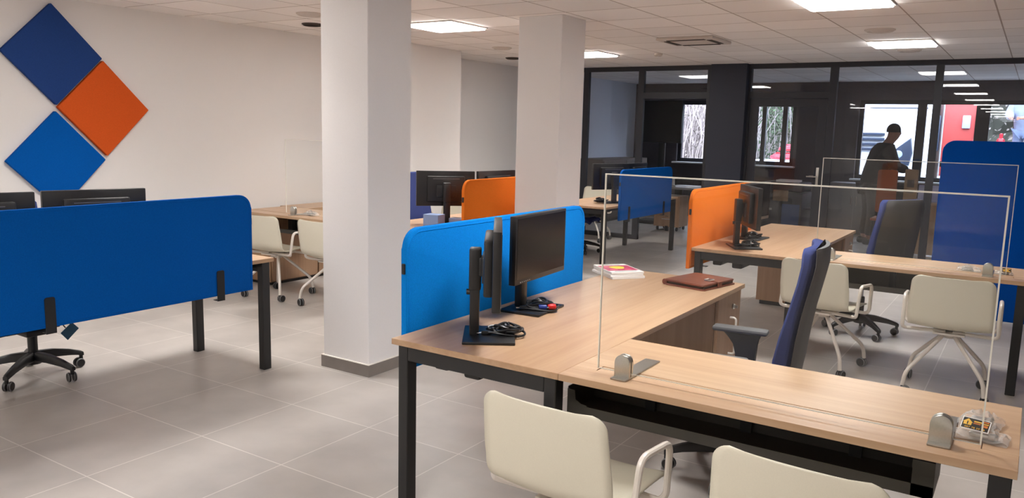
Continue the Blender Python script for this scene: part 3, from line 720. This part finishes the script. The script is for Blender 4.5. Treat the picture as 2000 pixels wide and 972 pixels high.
# ------------------------------------------------------------------ glass screens with clamps
def glass_screen(label, x0, x1, y, fronty, group='clear desk screens'):
    t = thing('glass_screen', label, 'clear screen', ((x0+x1)/2, y, DT), 0, group); w = (x1-x0)/2
    q = MB(); q.box(-w, w, -.003, .003, .02, .715); ob = q.build('pane', ['acrylic', 'acrylic_edge_glow'], t, smooth=False)
    for p in ob.data.polygons:
        if abs(p.normal.y) < .5: p.material_index = 1
    q = MB(); e = .0022
    q.box(-w-e, w+e, -e-.0012, e+.0012, .715-e, .715+e); q.box(-w-e, w+e, -.002, .002, .0175, .02)
    q.box(-w-e, -w+e, -e-.0012, e+.0012, .02, .715-e); q.box(w-e, w+e, -e-.0012, e+.0012, .02, .715-e)
    q.build('edge_glow_rim', 'acrylic_edge_glow', t, smooth=False)  # added pale rim standing in for the bright glow along the edges
    for c in (-w+.10, w-.10):
        q = MB(); q.box(c-.03, c+.03, -.045, .26, .0003, .006, .0015, 1)
        for yy in (-.016, .0035):
            q.prism(rrect(c-.029, c+.029, .004, .085, .0285, (0, 0, 1, 1)), 1, yy, yy+.0125, .001)
        q.build('clamp', 'steel', t)
    return t
glass_screen('clear acrylic screen clamped on the front desk return', -1.25, -.052, 2.521, 2.42)
glass_screen('clear acrylic screen on the desk return with orange divider', -1.258, -.093, 5.945, 5.845)
glass_screen('clear acrylic screen on the desk return by the left wall', -5.99, -4.82, 5.241, 5.14)

# ------------------------------------------------------------------ monitors
def make_monitor(label, loc, rz, loop_seed=1):
    """local: faces +y, panel centre 0.145 ahead of post"""
    t = thing('monitor', label, 'monitor', loc, rz, 'black office monitors')
    q = MB(); q.box(-.265, .265, -.012, .022, .16, .475, .004); q.build('housing', 'monitor', t)
    q = MB(); q.box(-.252, .252, .021, .0235, .185, .463); q.build('display', 'screen_off', t, smooth=False)
    q = MB(); q.box(-.17, .17, -.048, -.008, .2, .43, .010); q.box(-.09, .09, -.056, -.04, .24, .35, .006)
    q.build('back_housing', 'monitor', t)
    q = MB(); q.box(-.12, .12, -.0495, -.0475, .405, .41); q.build('vent_slot', 'caster_hub', t, smooth=False)
    q = MB()
    for k in range(6): q.box(.12+k*.018, .13+k*.018, .0225, .0245, .168, .172)
    q.build('button', 'caster_hub', t, smooth=False)
    q = MB(); q.box(-.03, .03, -.105, -.065, .01, .37, .006); q.box(-.035, .035, -.11, -.06, .2, .375, .008); q.build('post', 'monitor', t)
    q = MB(); q.box(-.035, .035, -.075, -.045, .26, .34, .006); q.tube([(0, -.12, .19), (0, -.105, .19)], .012, 10); q.build('pivot', 'monitor', t)
    q = MB(); q.box(-.14, .14, -.13, .085, .0003, .012, .003); q.build('base_plate', 'blackplastic', t)
    return t
def mon_at(label, near, dirv, src=None, sgn=1):
    """near: world xy of the panel's end, dirv: unit vector along panel; faces to the right of dirv (sgn 1) or left (-1)"""
    d = Vector(dirv).normalized(); c = Vector(near)+d*.265
    n = Vector((d.y, -d.x))*sgn
    rz = atan2(n.y, n.x)-pi/2
    loc = (c.x-n.x*.011, c.y-n.y*.011, DT)
    return make_monitor(label, loc, rz) if src is None else dup(src, loc, rz, label)
mo = mon_at('black monitor at front seen edge-on with its stand', (-1.672, 2.49), (-.558, .83))
mon_at('black monitor with dark screen in front of bright blue divider', (-1.925, 2.985), (-.08, .99), mo)
mon_at('black monitor seen from behind beside the right orange divider', (-1.67, 5.935), (-.52, .85), mo)
mon_at('black monitor half hidden behind the back-facing monitor by the orange divider', (-1.93, 6.44), (.06, .99), mo)
mon_at('black monitor back peeking over large blue divider, right one', (-4.43, 2.2), (.25, .97), mo, -1)
mon_at('black monitor back peeking over large blue divider at left edge', (-4.52, 1.635), (.22, .97), mo, -1)
mon_at('black monitor back between the columns above the blue boxes', (-4.645, 5.56), (.7, .72), mo, -1)
mon_at('black monitor back partly hidden by the orange divider between the columns', (-4.264, 5.965), (.1, .99), mo, -1)
mon_at('black monitor back on the back left desk, nearer one', (-4.49, 8.68), (.46, .89), mo, -1)
mon_at('black monitor behind the blue divider on the back left desk', (-4.28, 9.20), (.04, .99), mo, -1)

def cable_coil(label, x, y, rz, seed, plug=True, z=DT+.0125):
    rd = random.Random(seed)
    t = thing('cable_bundle', label, 'cable bundle', (x, y, z), rz, 'cable bundles on monitor bases')
    q = MB()
    for k in range(7):
        pts = []
        a, b_ = .085-.008*k+rd.uniform(-.01, .01), .028+rd.uniform(-.006, .008); ox, oy = rd.uniform(-.014, .014), rd.uniform(-.034, .03)
        for i in range(28):
            th = 2*pi*i/28
            pts.append((ox+a*cos(th), oy+b_*sin(th)*(1+.3*cos(th)), .005+.0055*k+.006*sin(2*th+k)))
        q.tube(pts, .005, 6, True)
    q.tube(rounded([(-.07, -.03, .012), (0, -.05, .02), (.05, -.035, .012), (.08, .02, .02), (.02, .045, .035)], .03), .005, 6)
    q.build('cable', 'cable', t)
    q = MB(); q.tube([(0, -.045, .003), (.004, -.03, .038), (.004, .03, .04), (0, .045, .004)], .004, 6); q.build('tie', 'caster_hub', t)
    q = MB(); q.box(-.1, -.062, -.03, -.012, 0, .018, .004); q.build('plug', 'blackplastic', t)
    q = MB()
    for yy in (-.026, -.016): q.tube([(-.1, yy, .009), (-.118, yy, .009)], .0022, 6)
    q.build('plug_pin', 'chrome', t)
    if plug:
        q = MB(); q.lathe([(.011, -.022), (.015, -.016), (.015, .012), (.01, .02)], (.05, -.045, .016), 12, 0); q.build('connector', 'red_plug', t)
        q = MB(); q.lathe([(.012, -.02), (.014, -.016), (.014, .016), (.01, .02)], (.005, -.047, .015), 12, 0); q.build('connector', 'blue_plug', t)
    return t
cable_coil('black cable bundle on base of the edge-on front monitor', -1.80, 2.735, R(40), 1, False)
cable_coil('black cable bundle with red and blue plugs on the base of second front monitor', -1.935, 3.24, R(45), 2)
cable_coil('black cable bundle on near monitor base by the right orange divider', -1.80, 6.16, R(30), 3, False)
cable_coil('black cable bundle on rear monitor base by the right orange divider', -1.93, 6.70, R(70), 4, False)
cable_coil('black cable bundle on the back left desk', -4.44, 8.83, R(60), 5, False)

# ------------------------------------------------------------------ cream visitor chairs
def make_cream():
    t = thing('visitor_chair', 'x', 'chair', (0, 0, 0), 0, 'cream plastic visitor armchairs')
    # shell profile: (y, z), front of seat -> back top; local faces +y
    ctrl = [(.235, .425), (.215, .442), (.1, .445), (0, .44), (-.1, .438), (-.165, .45), (-.205, .49), (-.222, .55), (-.235, .62), (-.246, .695), (-.254, .755), (-.257, .778)]
    pts = [Vector((a, c)) for a, c in ctrl]; dense = []
    for i in range(len(pts)-1):
        p0, p1, p2, p3 = pts[max(i-1, 0)], pts[i], pts[i+1], pts[min(i+2, len(pts)-1)]
        for k in range(5):
            u = k/5; dense.append(.5*((2*p1)+(-p0+p2)*u+(2*p0-5*p1+4*p2-p3)*u*u+(-p0+3*p1-3*p2+p3)*u**3))
    dense.append(pts[-1])
    ln = [0]
    for a, c in zip(dense, dense[1:]): ln.append(ln[-1]+(c-a).length)
    T = ln[-1]; rows = []; NU = 16
    for p, l in zip(dense, ln):
        f = l/T
        w = .215+.02*min(1, max(0, (f-.35)/.3)) - .012*max(0, (f-.75)/.25)
        rt = .045; rf = .05
        if T-l < rt: w = w-rt+sqrt(max(0, rt*rt-(rt-(T-l))**2))
        if l < rf: w = w-rf+sqrt(max(0, rf*rf-(rf-l)**2))
        bk = min(1, max(0, (f-.5)/.2))
        row = []
        for k in range(NU+1):
            u = -1+2*k/NU
            yy = p.x+bk*.02*u*u; zz = p.y+(1-bk)*(.014*u*u) - bk*.002*(1-u*u)*max(0, (f-.85)/.15)
            row.append((w*u, yy, zz))
        rows.append(row)
    q = MB(); q.grid(rows); sh = q.build('seat_shell', 'cream', t, ang=60)
    sd = sh.modifiers.new('thick', 'SOLIDIFY'); sd.thickness = .009; sd.offset = 0
    for s in (-1, 1):
        pth = rounded([(s*.02, .10, .416), (s*.25, .10, .412), (s*.262, .12, .43), (s*.265, .124, .61), (s*.265, -.085, .622), (s*.264, -.125, .425), (s*.245, -.10, .412), (s*.02, -.09, .416)], .045, 5)
        q = MB(); q.tube(pth, .0115, 10); q.build('armrest', 'cream_metal', t)
    q = MB(); q.lathe([(.03, .36), (.045, .375), (.045, .405), (.06, .425), (.06, .432)], n=16); q.box(-.09, .09, -.13, .14, .398, .412, .004); q.build('hub', 'cream_metal', t)
    for k in range(4):
        a = pi/4+k*pi/2; c, s = cos(a), sin(a)
        q = MB(); q.tube(rounded([(.02*c, .02*s, .40), (.30*c, .30*s, .155), (.315*c, .315*s, .065)], .05, 5), .0125, 10, rads=None); lg = q.build('leg', 'cream_metal', t)
        q = MB(); b_ = a+.6; cx, cy = .315*c, .315*s
        for o in (-.013, .013):
            rows_ = []
            d = (cos(b_), sin(b_)); n_ = (-sin(b_), cos(b_))
            for (rr, h) in ((.008, -.008), (.028, -.008), (.0325, -.004), (.0325, .004), (.028, .008), (.008, .008)):
                rows_.append([(cx+n_[0]*.015+d[0]*(o+h)+n_[0]*rr*cos(m/14*2*pi), cy+n_[1]*.015+d[1]*(o+h)+n_[1]*rr*cos(m/14*2*pi), .0328+rr*sin(m/14*2*pi)) for m in range(14)])
            V_ = q.grid(rows_, True, {1, 3}); q.face(list(reversed(V_[0]))); q.face(V_[-1])
        q.tube([(cx, cy, .03), (cx, cy, .07)], .009, 8)
        q.build('caster', ['caster', 'caster_hub'], lg)
    return t
cr = make_cream()
def cream(x, y, rz, label, first=[True]):
    if first[0]:
        first[0] = False; cr.location = (x, y, 0); cr.rotation_euler = (0, 0, rz); cr['label'] = label
    else: dup(cr, (x, y, 0), rz, label)
cream(-1.175, 2.26, R(-3), 'cream plastic armchair in the foreground, left of the two at front desk')
cream(-.415, 2.26, R(-4), 'cream plastic armchair cut by the bottom edge of the photo')
cream(-1.14, 5.79, R(-10), 'cream plastic armchair half hidden behind the navy chair backrest')
cream(-.355, 5.68, R(2), 'cream plastic armchair with four splayed legs on the right, facing the rear desk')
cream(-5.86, 5.02, R(6), 'cream plastic armchair by the left wall peeking from large blue divider')
cream(-5.14, 5.05, R(-4), 'cream plastic armchair cut by the edge of the front column')
cream(-5.75, 7.3, R(165), 'cream plastic armchair glimpsed below the monitor between the columns')
cream(-5.45, 10.55, R(185), 'cream plastic armchair behind the back left desk')

# ------------------------------------------------------------------ navy swivel chairs
def make_office():
    t = thing('office_chair', 'x', 'chair', (0, 0, 0), 0, 'navy swivel office chairs')
    # five star base
    q = MB(); q.lathe([(.02, .085), (.045, .09), (.05, .12), (.035, .15), (.03, .16)], n=16); q.lathe([(.028, .12), (.028, .3), (.024, .31)], n=14); q.build('base_hub', 'blackplastic', t)
    q = MB(); q.lathe([(.014, .3), (.014, .42)], n=12); q.build('gas_lift', 'chrome', t)
    for k in range(5):
        a = pi/2+k*2*pi/5+.3; c, s = cos(a), sin(a)
        pr = [(.03, .135, .026, .03), (.12, .13, .022, .027), (.22, .112, .018, .021), (.29, .092, .016, .016), (.305, .085, .013, .013)]
        q = MB(); rows = []
        for r_, z_, w_, h_ in pr:
            rows.append([(r_*c-s*w_*u, r_*s+c*w_*u, z_+h_*v) for u, v in ((-1, -.8), (1, -.8), (1, .5), (.6, 1), (-.6, 1), (-1, .5))])
        V_ = q.grid(rows, True); q.face(list(reversed(V_[0]))); q.face(V_[-1])
        q.tube([(.292*c, .292*s, .05), (.292*c, .292*s, .09)], .012, 8)
        ar = q.build('base_arm', 'blackplastic', t, ang=50)
        q = MB(); q2 = MB(); b_ = a+pi/2+.5*((k % 3)-1); cx, cy = .292*c, .292*s; d = (cos(b_), sin(b_)); n_ = (-sin(b_), cos(b_))
        for o in (-.016, .016):
            rows_ = []
            for (rr, h) in ((.008, -.009), (.025, -.009), (.03, -.004), (.03, .004), (.025, .009), (.008, .009)):
                rows_.append([(cx+n_[0]*.014+d[0]*(o+h)+n_[0]*rr*cos(m/14*2*pi), cy+n_[1]*.014+d[1]*(o+h)+n_[1]*rr*cos(m/14*2*pi), .0303+rr*sin(m/14*2*pi)) for m in range(14)])
            V_ = q.grid(rows_, True, {1, 3}); q.face(list(reversed(V_[0]))); q.face(V_[-1])
        q.build('caster', ['caster', 'caster_hub'], ar); q2.bm.free()
    q = MB(); q.box(-.09, .09, -.16, .12, .405, .445, .012); q.box(-.16, .16, -.03, .03, .415, .44, .006); q.tube([(.1, .03, .43), (.24, .05, .425)], .007, 8); q.build('mechanism', 'blackplastic', t)
    # seat
    q = MB(); rows = []
    NS = 14
    for i in range(NS+1):
        y = -.22+.46*i/NS; v = -1+2*i/NS
        row = []
        hw = .245*(1-.10*v*v) ; 
        for k in range(13):
            u = -1+2*k/12; row.append((hw*u*(1 if abs(v) < .9 else .95), y, .51-.035*abs(u)**4-.05*max(0, v)**5-.03*max(0, -v)**6))
        rows.append(row)
    q.grid(rows); se = q.build('seat', 'navy_fabric', t, ang=60); m_ = se.modifiers.new('thick', 'SOLIDIFY'); m_.thickness = .055; m_.offset = -1
    bv = se.modifiers.new('bev', 'BEVEL'); bv.width = .014; bv.segments = 3; bv.limit_method = 'ANGLE'
    # backrest (side profile: front y, thickness)
    prof = [(.50, -.205, .05), (.56, -.205, .07), (.64, -.21, .078), (.74, -.228, .07), (.86, -.258, .058), (.98, -.285, .055), (1.06, -.297, .058), (1.11, -.297, .058), (1.135, -.30, .05)]
    def slab(offy, th_scale, wsc, mname, name, front):
        q = MB(); rows = []
        for j, (z, y, th) in enumerate(prof):
            hw = (.215+.02*sin((z-.5)/.64*pi))*wsc
            if j == len(prof)-1: hw -= .02
            if j == 0: hw -= .015
            ring = []
            nn = 12
            for k in range(nn+1):
                u = -1+2*k/nn; ring.append((hw*u, y+(0 if front else -th)+.03*u*u-(.012*(abs(u) > .99)), z))
            for k in range(nn, -1, -1):
                u = -1+2*k/nn; ring.append((hw*u*.99, y+(-th*.97 if front else -th-.018)+.03*u*u+(.008*(abs(u) > .99)), z))
            rows.append(ring)
        V_ = q.grid(rows, True); q.face(list(reversed(V_[0]))); q.face(V_[-1])
        ob = q.build(name, mname, t, ang=60)
        bv = ob.modifiers.new('bev', 'BEVEL'); bv.width = .008; bv.segments = 2; bv.limit_method = 'ANGLE'; bv.angle_limit = R(50)
        return ob
    slab(0, 1, 1., 'navy_fabric', 'backrest', True)
    slab(0, 1, .97, 'chair_shell', 'back_shell', False)
    q = MB(); q.prism([(-.10, .42), (-.06, .43), (-.24, .47), (-.262, .53), (-.288, .62), (-.3, .62), (-.285, .5), (-.245, .44)], 0, -.05, .05, .006); q.build('back_support', 'blackplastic', t)
    for s in (-1, 1):
        q = MB(); q.box(s*.29-.04, s*.29+.04, -.1, .17, .625, .65, .011); 
        q.build('armrest_pad', 'chair_shell', t)
        q = MB(); q.prism([(-.045, .42), (.05, .42), (.052, .52), (.06, .57), (.12, .627), (-.07, .627), (-.045, .57)], 0, s*.29-.018, s*.29+.018, .006); q.box(min(s*.1, s*.3), max(s*.1, s*.3), -.035, .035, .415, .435, .005); q.build('armrest_post', 'blackplastic', t)
    return t
oc = make_office()
oc.location = (-1.085, 3.62, 0); oc.rotation_euler = (0, 0, R(97)); oc['label'] = 'navy upholstered swivel chair seen sideways behind the front acrylic screen'
dup(oc, (-1.10, 7.02, 0), R(58), 'navy swivel chair with dark back seen through the rear acrylic screen')
c1 = dup(oc, (-5.10, 2.43, 0), R(-90), 'black five-star swivel chair base showing below the large blue divider')
dup(oc, (-5.13, 6.43, 0), R(-88), 'navy chair backrest rising beside the monitor between the columns')
dup(oc, (-5.02, 9.38, 0), R(-80), 'navy swivel chair tucked under the back left desk')
for ch in c1.children:
    if ch.name.split('.')[0] in ('seat', 'backrest', 'back_shell', 'back_support', 'mechanism', 'armrest_pad', 'armrest_post', 'gas_lift'): ch.location.z -= .12 if ch.name.startswith(('mech', 'gas')) else .05
# teal card under the left chair
t = thing('tag_card', 'small teal card hanging under the chair at the large blue divider', 'card tag', (-4.80, 2.50, .345))
q = MB(); q.prism([(-.05, -.02), (.02, .035), (.06, -.01), (-.01, -.07)], 0, -.002, .002); q.build('card', 'tag_blue', t, smooth=False)
q = MB(); q.tube([(-.04, -.0, .0), (-.1, -.0, .03)], .004, 5); q.build('string', 'cable', t)

# ------------------------------------------------------------------ wall felt diamonds
for (y, z, m, lab) in ((3.494, 2.105, 'navy_felt', 'navy felt diamond wall panel, highest of the three'), (3.9, 1.69, 'orange_wall', 'orange felt diamond wall panel beside the two blue ones'), (3.482, 1.258, 'blue_felt2', 'bright blue felt diamond wall panel just above the large divider')):
    q = MB(); h = .283
    q.prism(rrect(-h, h, -h, h, .008, seg=3), 0, -.02, .02, .006); o = q.build('wall_panel', m, ang=50)
    o.location = (-6.708, y, z); o.rotation_euler = (R(45), 0, 0); tag(o, lab, 'wall panel', 'felt diamonds on the left wall')

# ------------------------------------------------------------------ small things on desks
# magazines
for k, (w, l, h, rz, lab) in enumerate(((.215, .29, .014, 52, 'white magazine at the bottom of the small pile on front desk'), (.21, .28, .013, 48, 'white magazine in the middle of the small pile on front desk'))):
    t = thing('magazine', lab, 'magazine', (-2.07, 4.39, DT+.0003+.0145*k), R(rz), 'magazines on the front desk')
    q = MB(); q.box(-w/2, w/2, -l/2, l/2, 0, h, .001, 1); q.build('pages', 'paper', t, smooth=False)
t = thing('magazine', 'magazine with magenta and yellow cover, topmost of the pile', 'magazine', (-2.07, 4.39, DT+.0003+.029), R(50), 'magazines on the front desk')
q = MB(); q.box(-.105, .105, -.14, .14, 0, .012, .001, 1); q.build('pages', 'paper', t, smooth=False)
q = MB(); q.box(-.1, .095, -.085, .085, .0122, .0127); c_ = q.build('cover_picture', 'magenta', t, smooth=False)
q = MB(); q.prism([(.045*cos(a)*(1+.18*sin(3*a)), .012+.05*sin(a)*(1+.12*cos(2*a))) for a in [i/18*2*pi for i in range(18)]], 2, .0127, .0131); q.build('yellow_patch', 'yellow', c_, smooth=False)
q = MB()
for (cx, cy, r_) in ((-.05, -.05, .025), (.04, -.055, .022), (-.06, .05, .02)): q.prism([(cx+r_*cos(i/12*2*pi), cy+r_*sin(i/12*2*pi)) for i in range(12)], 2, .0127, .013)
q.build('pink_patch', 'pink', c_, smooth=False)
q = MB(); q.box(-.07, .07, -.112, -.104, .0122, .0126); q.box(-.05, .06, .105, .112, .0122, .0126); q.build('title_bar', 'label_black', t, smooth=False)
# leather folder
t = thing('folder', 'brown leather document folder with strap on the front desk', 'folder', (-1.565, 4.42, DT+.0003), R(-12))
q = MB(); q.prism(rrect(-.125, .135, -.17, .17, .012), 2, 0, .008, .003); q.build('back_cover', 'leather', t)
q = MB(); q.box(-.115, .125, -.16, .16, .008, .024, .004); q.build('inner_pages', 'darkgap', t)
q = MB(); q.prism(rrect(-.13, .13, -.17, .165, .012), 2, .024, .033, .004); q.build('front_cover', 'leather', t)
q = MB(); q.tube([(-.128, -.165, .0165), (-.128, .16, .0165)], .0165, 12); q.build('spine', 'leather', t)
q = MB(); q.box(.06, .142, -.03, .01, .033, .037, .001, 1); q.box(.136, .142, -.03, .01, .006, .036, .001, 1); s_ = q.build('strap', 'leather', t)
q = MB(); q.tube(rounded([(.05, -.035, .038), (.09, -.035, .038), (.09, .015, .038), (.05, .015, .038)], .008, 3, True), .003, 8, True); q.build('buckle', 'steel', s_)
# blue boxes on middle desk
def openbox(label, x, y, w, d, h, m, rz, slot):
    t = thing('box', label, 'box', (x, y, DT+.0003), rz, 'blue boxes on the middle desk')
    q = MB(); q.box(-w, w, -d, d, 0, h, .002, 1); q.build('carton', m, t, smooth=False)
    q = MB(); q.box(-w*.55, w*.55, -d*.55, d*.55, h, h+.0006); q.build('opening' if slot else 'lid_panel', 'label_black' if slot else m, t, smooth=False)
    if not slot:
        q = MB(); q.lathe([(.006, w+.0002), (.006, w+.0012)], (0, -.03, h*.45), 10, 0); q.build('printed_dot', 'boxblue2', t, smooth=False)
openbox('taller pale blue box on the desk between the columns', -4.34, 5.44, .075, .06, .115, 'boxblue', R(8), False)
openbox('lower grey-blue box with slot on top, right of the taller blue box', -4.235, 5.64, .062, .048, .075, 'boxblue2', R(8), True)
# plastic bags with label
def bag(label, x, y, rz, lx, ly, hh, seed, z=DT+.0005, kind='metal'):
    rd = random.Random(seed); t = thing('plastic_bag', label, 'plastic bag', (x, y, z), rz, 'small clear plastic bags')
    q = MB(); rows = []
    for i in range(13):
        u = -1+2*i/12; row = []
        for k in range(9):
            v = -1+2*k/8
            e = max(0, (1-abs(u)**3))*max(0, (1-abs(v)**3)); row.append((lx*u+rd.uniform(-.003, .003), ly*v*(1+.12*rd.uniform(-1, 1)*(abs(u) > .8)), max(.0012, .002+hh*e*(1+rd.uniform(-.45, .3))+(rd.uniform(0, .014) if abs(u) > .8 or abs(v) > .8 else 0))))
        rows.append(row)
    q.grid(rows); q.grid([[(p[0], p[1], .0008) for p in r] for r in rows]); q.build('film', 'film', t, ang=25, recalc=False)
    q = MB()
    if kind == 'metal':
        q.box(-lx*.5, lx*.6, -ly*.35, ly*.3, .003, hh*.55, .004); q.box(lx*.25, lx*.5, -ly*.5, ly*.1, .003, hh*.7, .003)
    else:
        for k in range(3): q.tube([(-.01+.035*cos(a)*(1-.1*k), .018*sin(a), .006+.006*k) for a in [i/20*2*pi for i in range(20)]], .0035, 6, True)
    q.build('fitting', 'steel', t)
    return t
bg = bag('clear bag with black and gold phone label, front one by the clamp', -.052, 2.635, R(-6), .068, .045, .03, 5)
bag('clear bag with metal fittings behind the labelled bag on front return', -.062, 2.765, R(-8), .056, .05, .038, 6)
q = MB(); q.box(-.036, .032, -.024, .02, 0, .0012); lb = q.build('label_card', 'label_black', bg, smooth=False); lb.location = (-.016, -.014, .042); lb.rotation_euler = (R(26), R(2), 0)
q = MB(); q.box(-.0385, .0345, -.0265, .0225, -.0006, .0006); wb = q.build('card_border', 'paper', lb, smooth=False)
def text_mesh(name, body, size, m, parent, loc):
    cu = bpy.data.curves.new(name, 'FONT'); cu.body = body; cu.size = size; cu.extrude = .0002; cu.align_x = 'CENTER'
    ob = bpy.data.objects.new(name, cu); COL.objects.link(ob)
    dg = bpy.context.evaluated_depsgraph_get(); me = bpy.data.meshes.new_from_object(ob.evaluated_get(dg)); bpy.data.objects.remove(ob)
    me.materials.clear(); me.materials.append(M[m]); o2 = bpy.data.objects.new(name, me); COL.objects.link(o2); o2.parent = parent; o2.location = loc
    return o2
text_mesh('phone_number', '087 78 59 98', .0098, 'label_gold', lb, (-.002, -.0215, .0013))
q = MB(); q.prism([(-.034, .001), (-.036, .001), (-.023, .0165), (-.010, .001), (-.0125, .001), (-.0125, -.01), (-.033, -.01), (-.033, .001)][0:8], 2, .0012, .0016); q.build('house_emblem', 'label_gold', lb, smooth=False)
q = MB(); q.box(-.0245, -.0215, -.008, .005, .0016, .0019); q.build('emblem_mark', 'label_black', lb, smooth=False)
q = MB(); q.box(-.008, .012, .006, .0115, .0012, .0016); q.box(.012, .03, .004, .008, .0012, .0016); q.build('gold_bar', 'label_gold', lb, smooth=False)
q = MB(); q.box(.012, .03, .012, .0165, .0012, .0016); q.box(-.008, .01, -.001, .003, .0012, .0016); q.box(.014, .029, -.008, .001, .0012, .0016); q.build('orange_bar', 'label_orange', lb, smooth=False)
bag('clear bag with coiled parts behind the clamp on the rear return', -.305, 6.09, R(-4), .07, .04, .035, 8, kind='coil')
bg2 = bag('clear bag with small gold label on the rear return', -.108, 6.10, R(4), .05, .035, .02, 9)
q = MB(); q.box(-.025, .025, -.017, .017, 0, .001); l2 = q.build('label_card', 'label_black', bg2, smooth=False); l2.location = (.015, -.02, .03); l2.rotation_euler = (R(38), 0, 0)
q = MB(); q.box(-.022, .01, -.004, .004, .001, .0014); q.box(-.02, .02, -.014, -.008, .001, .0014); q.box(-.01, .02, .007, .012, .001, .0014); q.build('gold_bar', 'label_gold', l2, smooth=False)
bag('clear bag of fittings on the desk return by the left wall', -5.75, 5.33, R(4), .08, .045, .04, 11)

# ------------------------------------------------------------------ light, camera
w = bpy.data.worlds.new('world'); SC.world = w; w.use_nodes = True
nt = w.node_tree; bgd = nt.nodes['Background']
sky = nt.nodes.new('ShaderNodeTexSky'); sky.sky_type = 'HOSEK_WILKIE'; sky.turbidity = 9; sky.ground_albedo = .4; sky.sun_direction = (.3, -.4, .75)
mixn = nt.nodes.new('ShaderNodeMixRGB'); mixn.inputs[0].default_value = .85; mixn.inputs[2].default_value = (.86, .93, 1.08, 1)
nt.links.new(sky.outputs[0], mixn.inputs[1]); nt.links.new(mixn.outputs[0], bgd.inputs['Color'])
bgd.inputs['Strength'].default_value = 10

F, YAW, PIT, ROL = 1563.0, R(32.94), R(8.49), R(1.417)
f = Vector((-sin(YAW)*cos(PIT), cos(YAW)*cos(PIT), -sin(PIT))); r0 = Vector((cos(YAW), sin(YAW), 0)); u0 = r0.cross(f)
rr = r0*cos(ROL)+u0*sin(ROL); uu = -r0*sin(ROL)+u0*cos(ROL)
cd = bpy.data.cameras.new('camera'); cam = bpy.data.objects.new('camera', cd); COL.objects.link(cam)
cd.sensor_width = 36; cd.lens = F/2000*36; cd.clip_start = .05; cd.clip_end = 200
mw = Matrix(((rr.x, uu.x, -f.x, 0), (rr.y, uu.y, -f.y, 0), (rr.z, uu.z, -f.z, 1.6), (0, 0, 0, 1)))
cam.matrix_world = mw; SC.camera = cam
vs = SC.view_settings
SC.display_settings.display_device = 'sRGB'
vs.view_transform = 'Standard'; vs.look = 'None'; vs.gamma = 1; vs.use_curve_mapping = False; vs.exposure = 0.67
SC.cycles.use_denoising = True
SC.cycles.max_bounces = 10; SC.cycles.transparent_max_bounces = 24; SC.cycles.diffuse_bounces = 6
SC.cycles.caustics_reflective = False; SC.cycles.caustics_refractive = False
SC.cycles.sample_clamp_indirect = 6
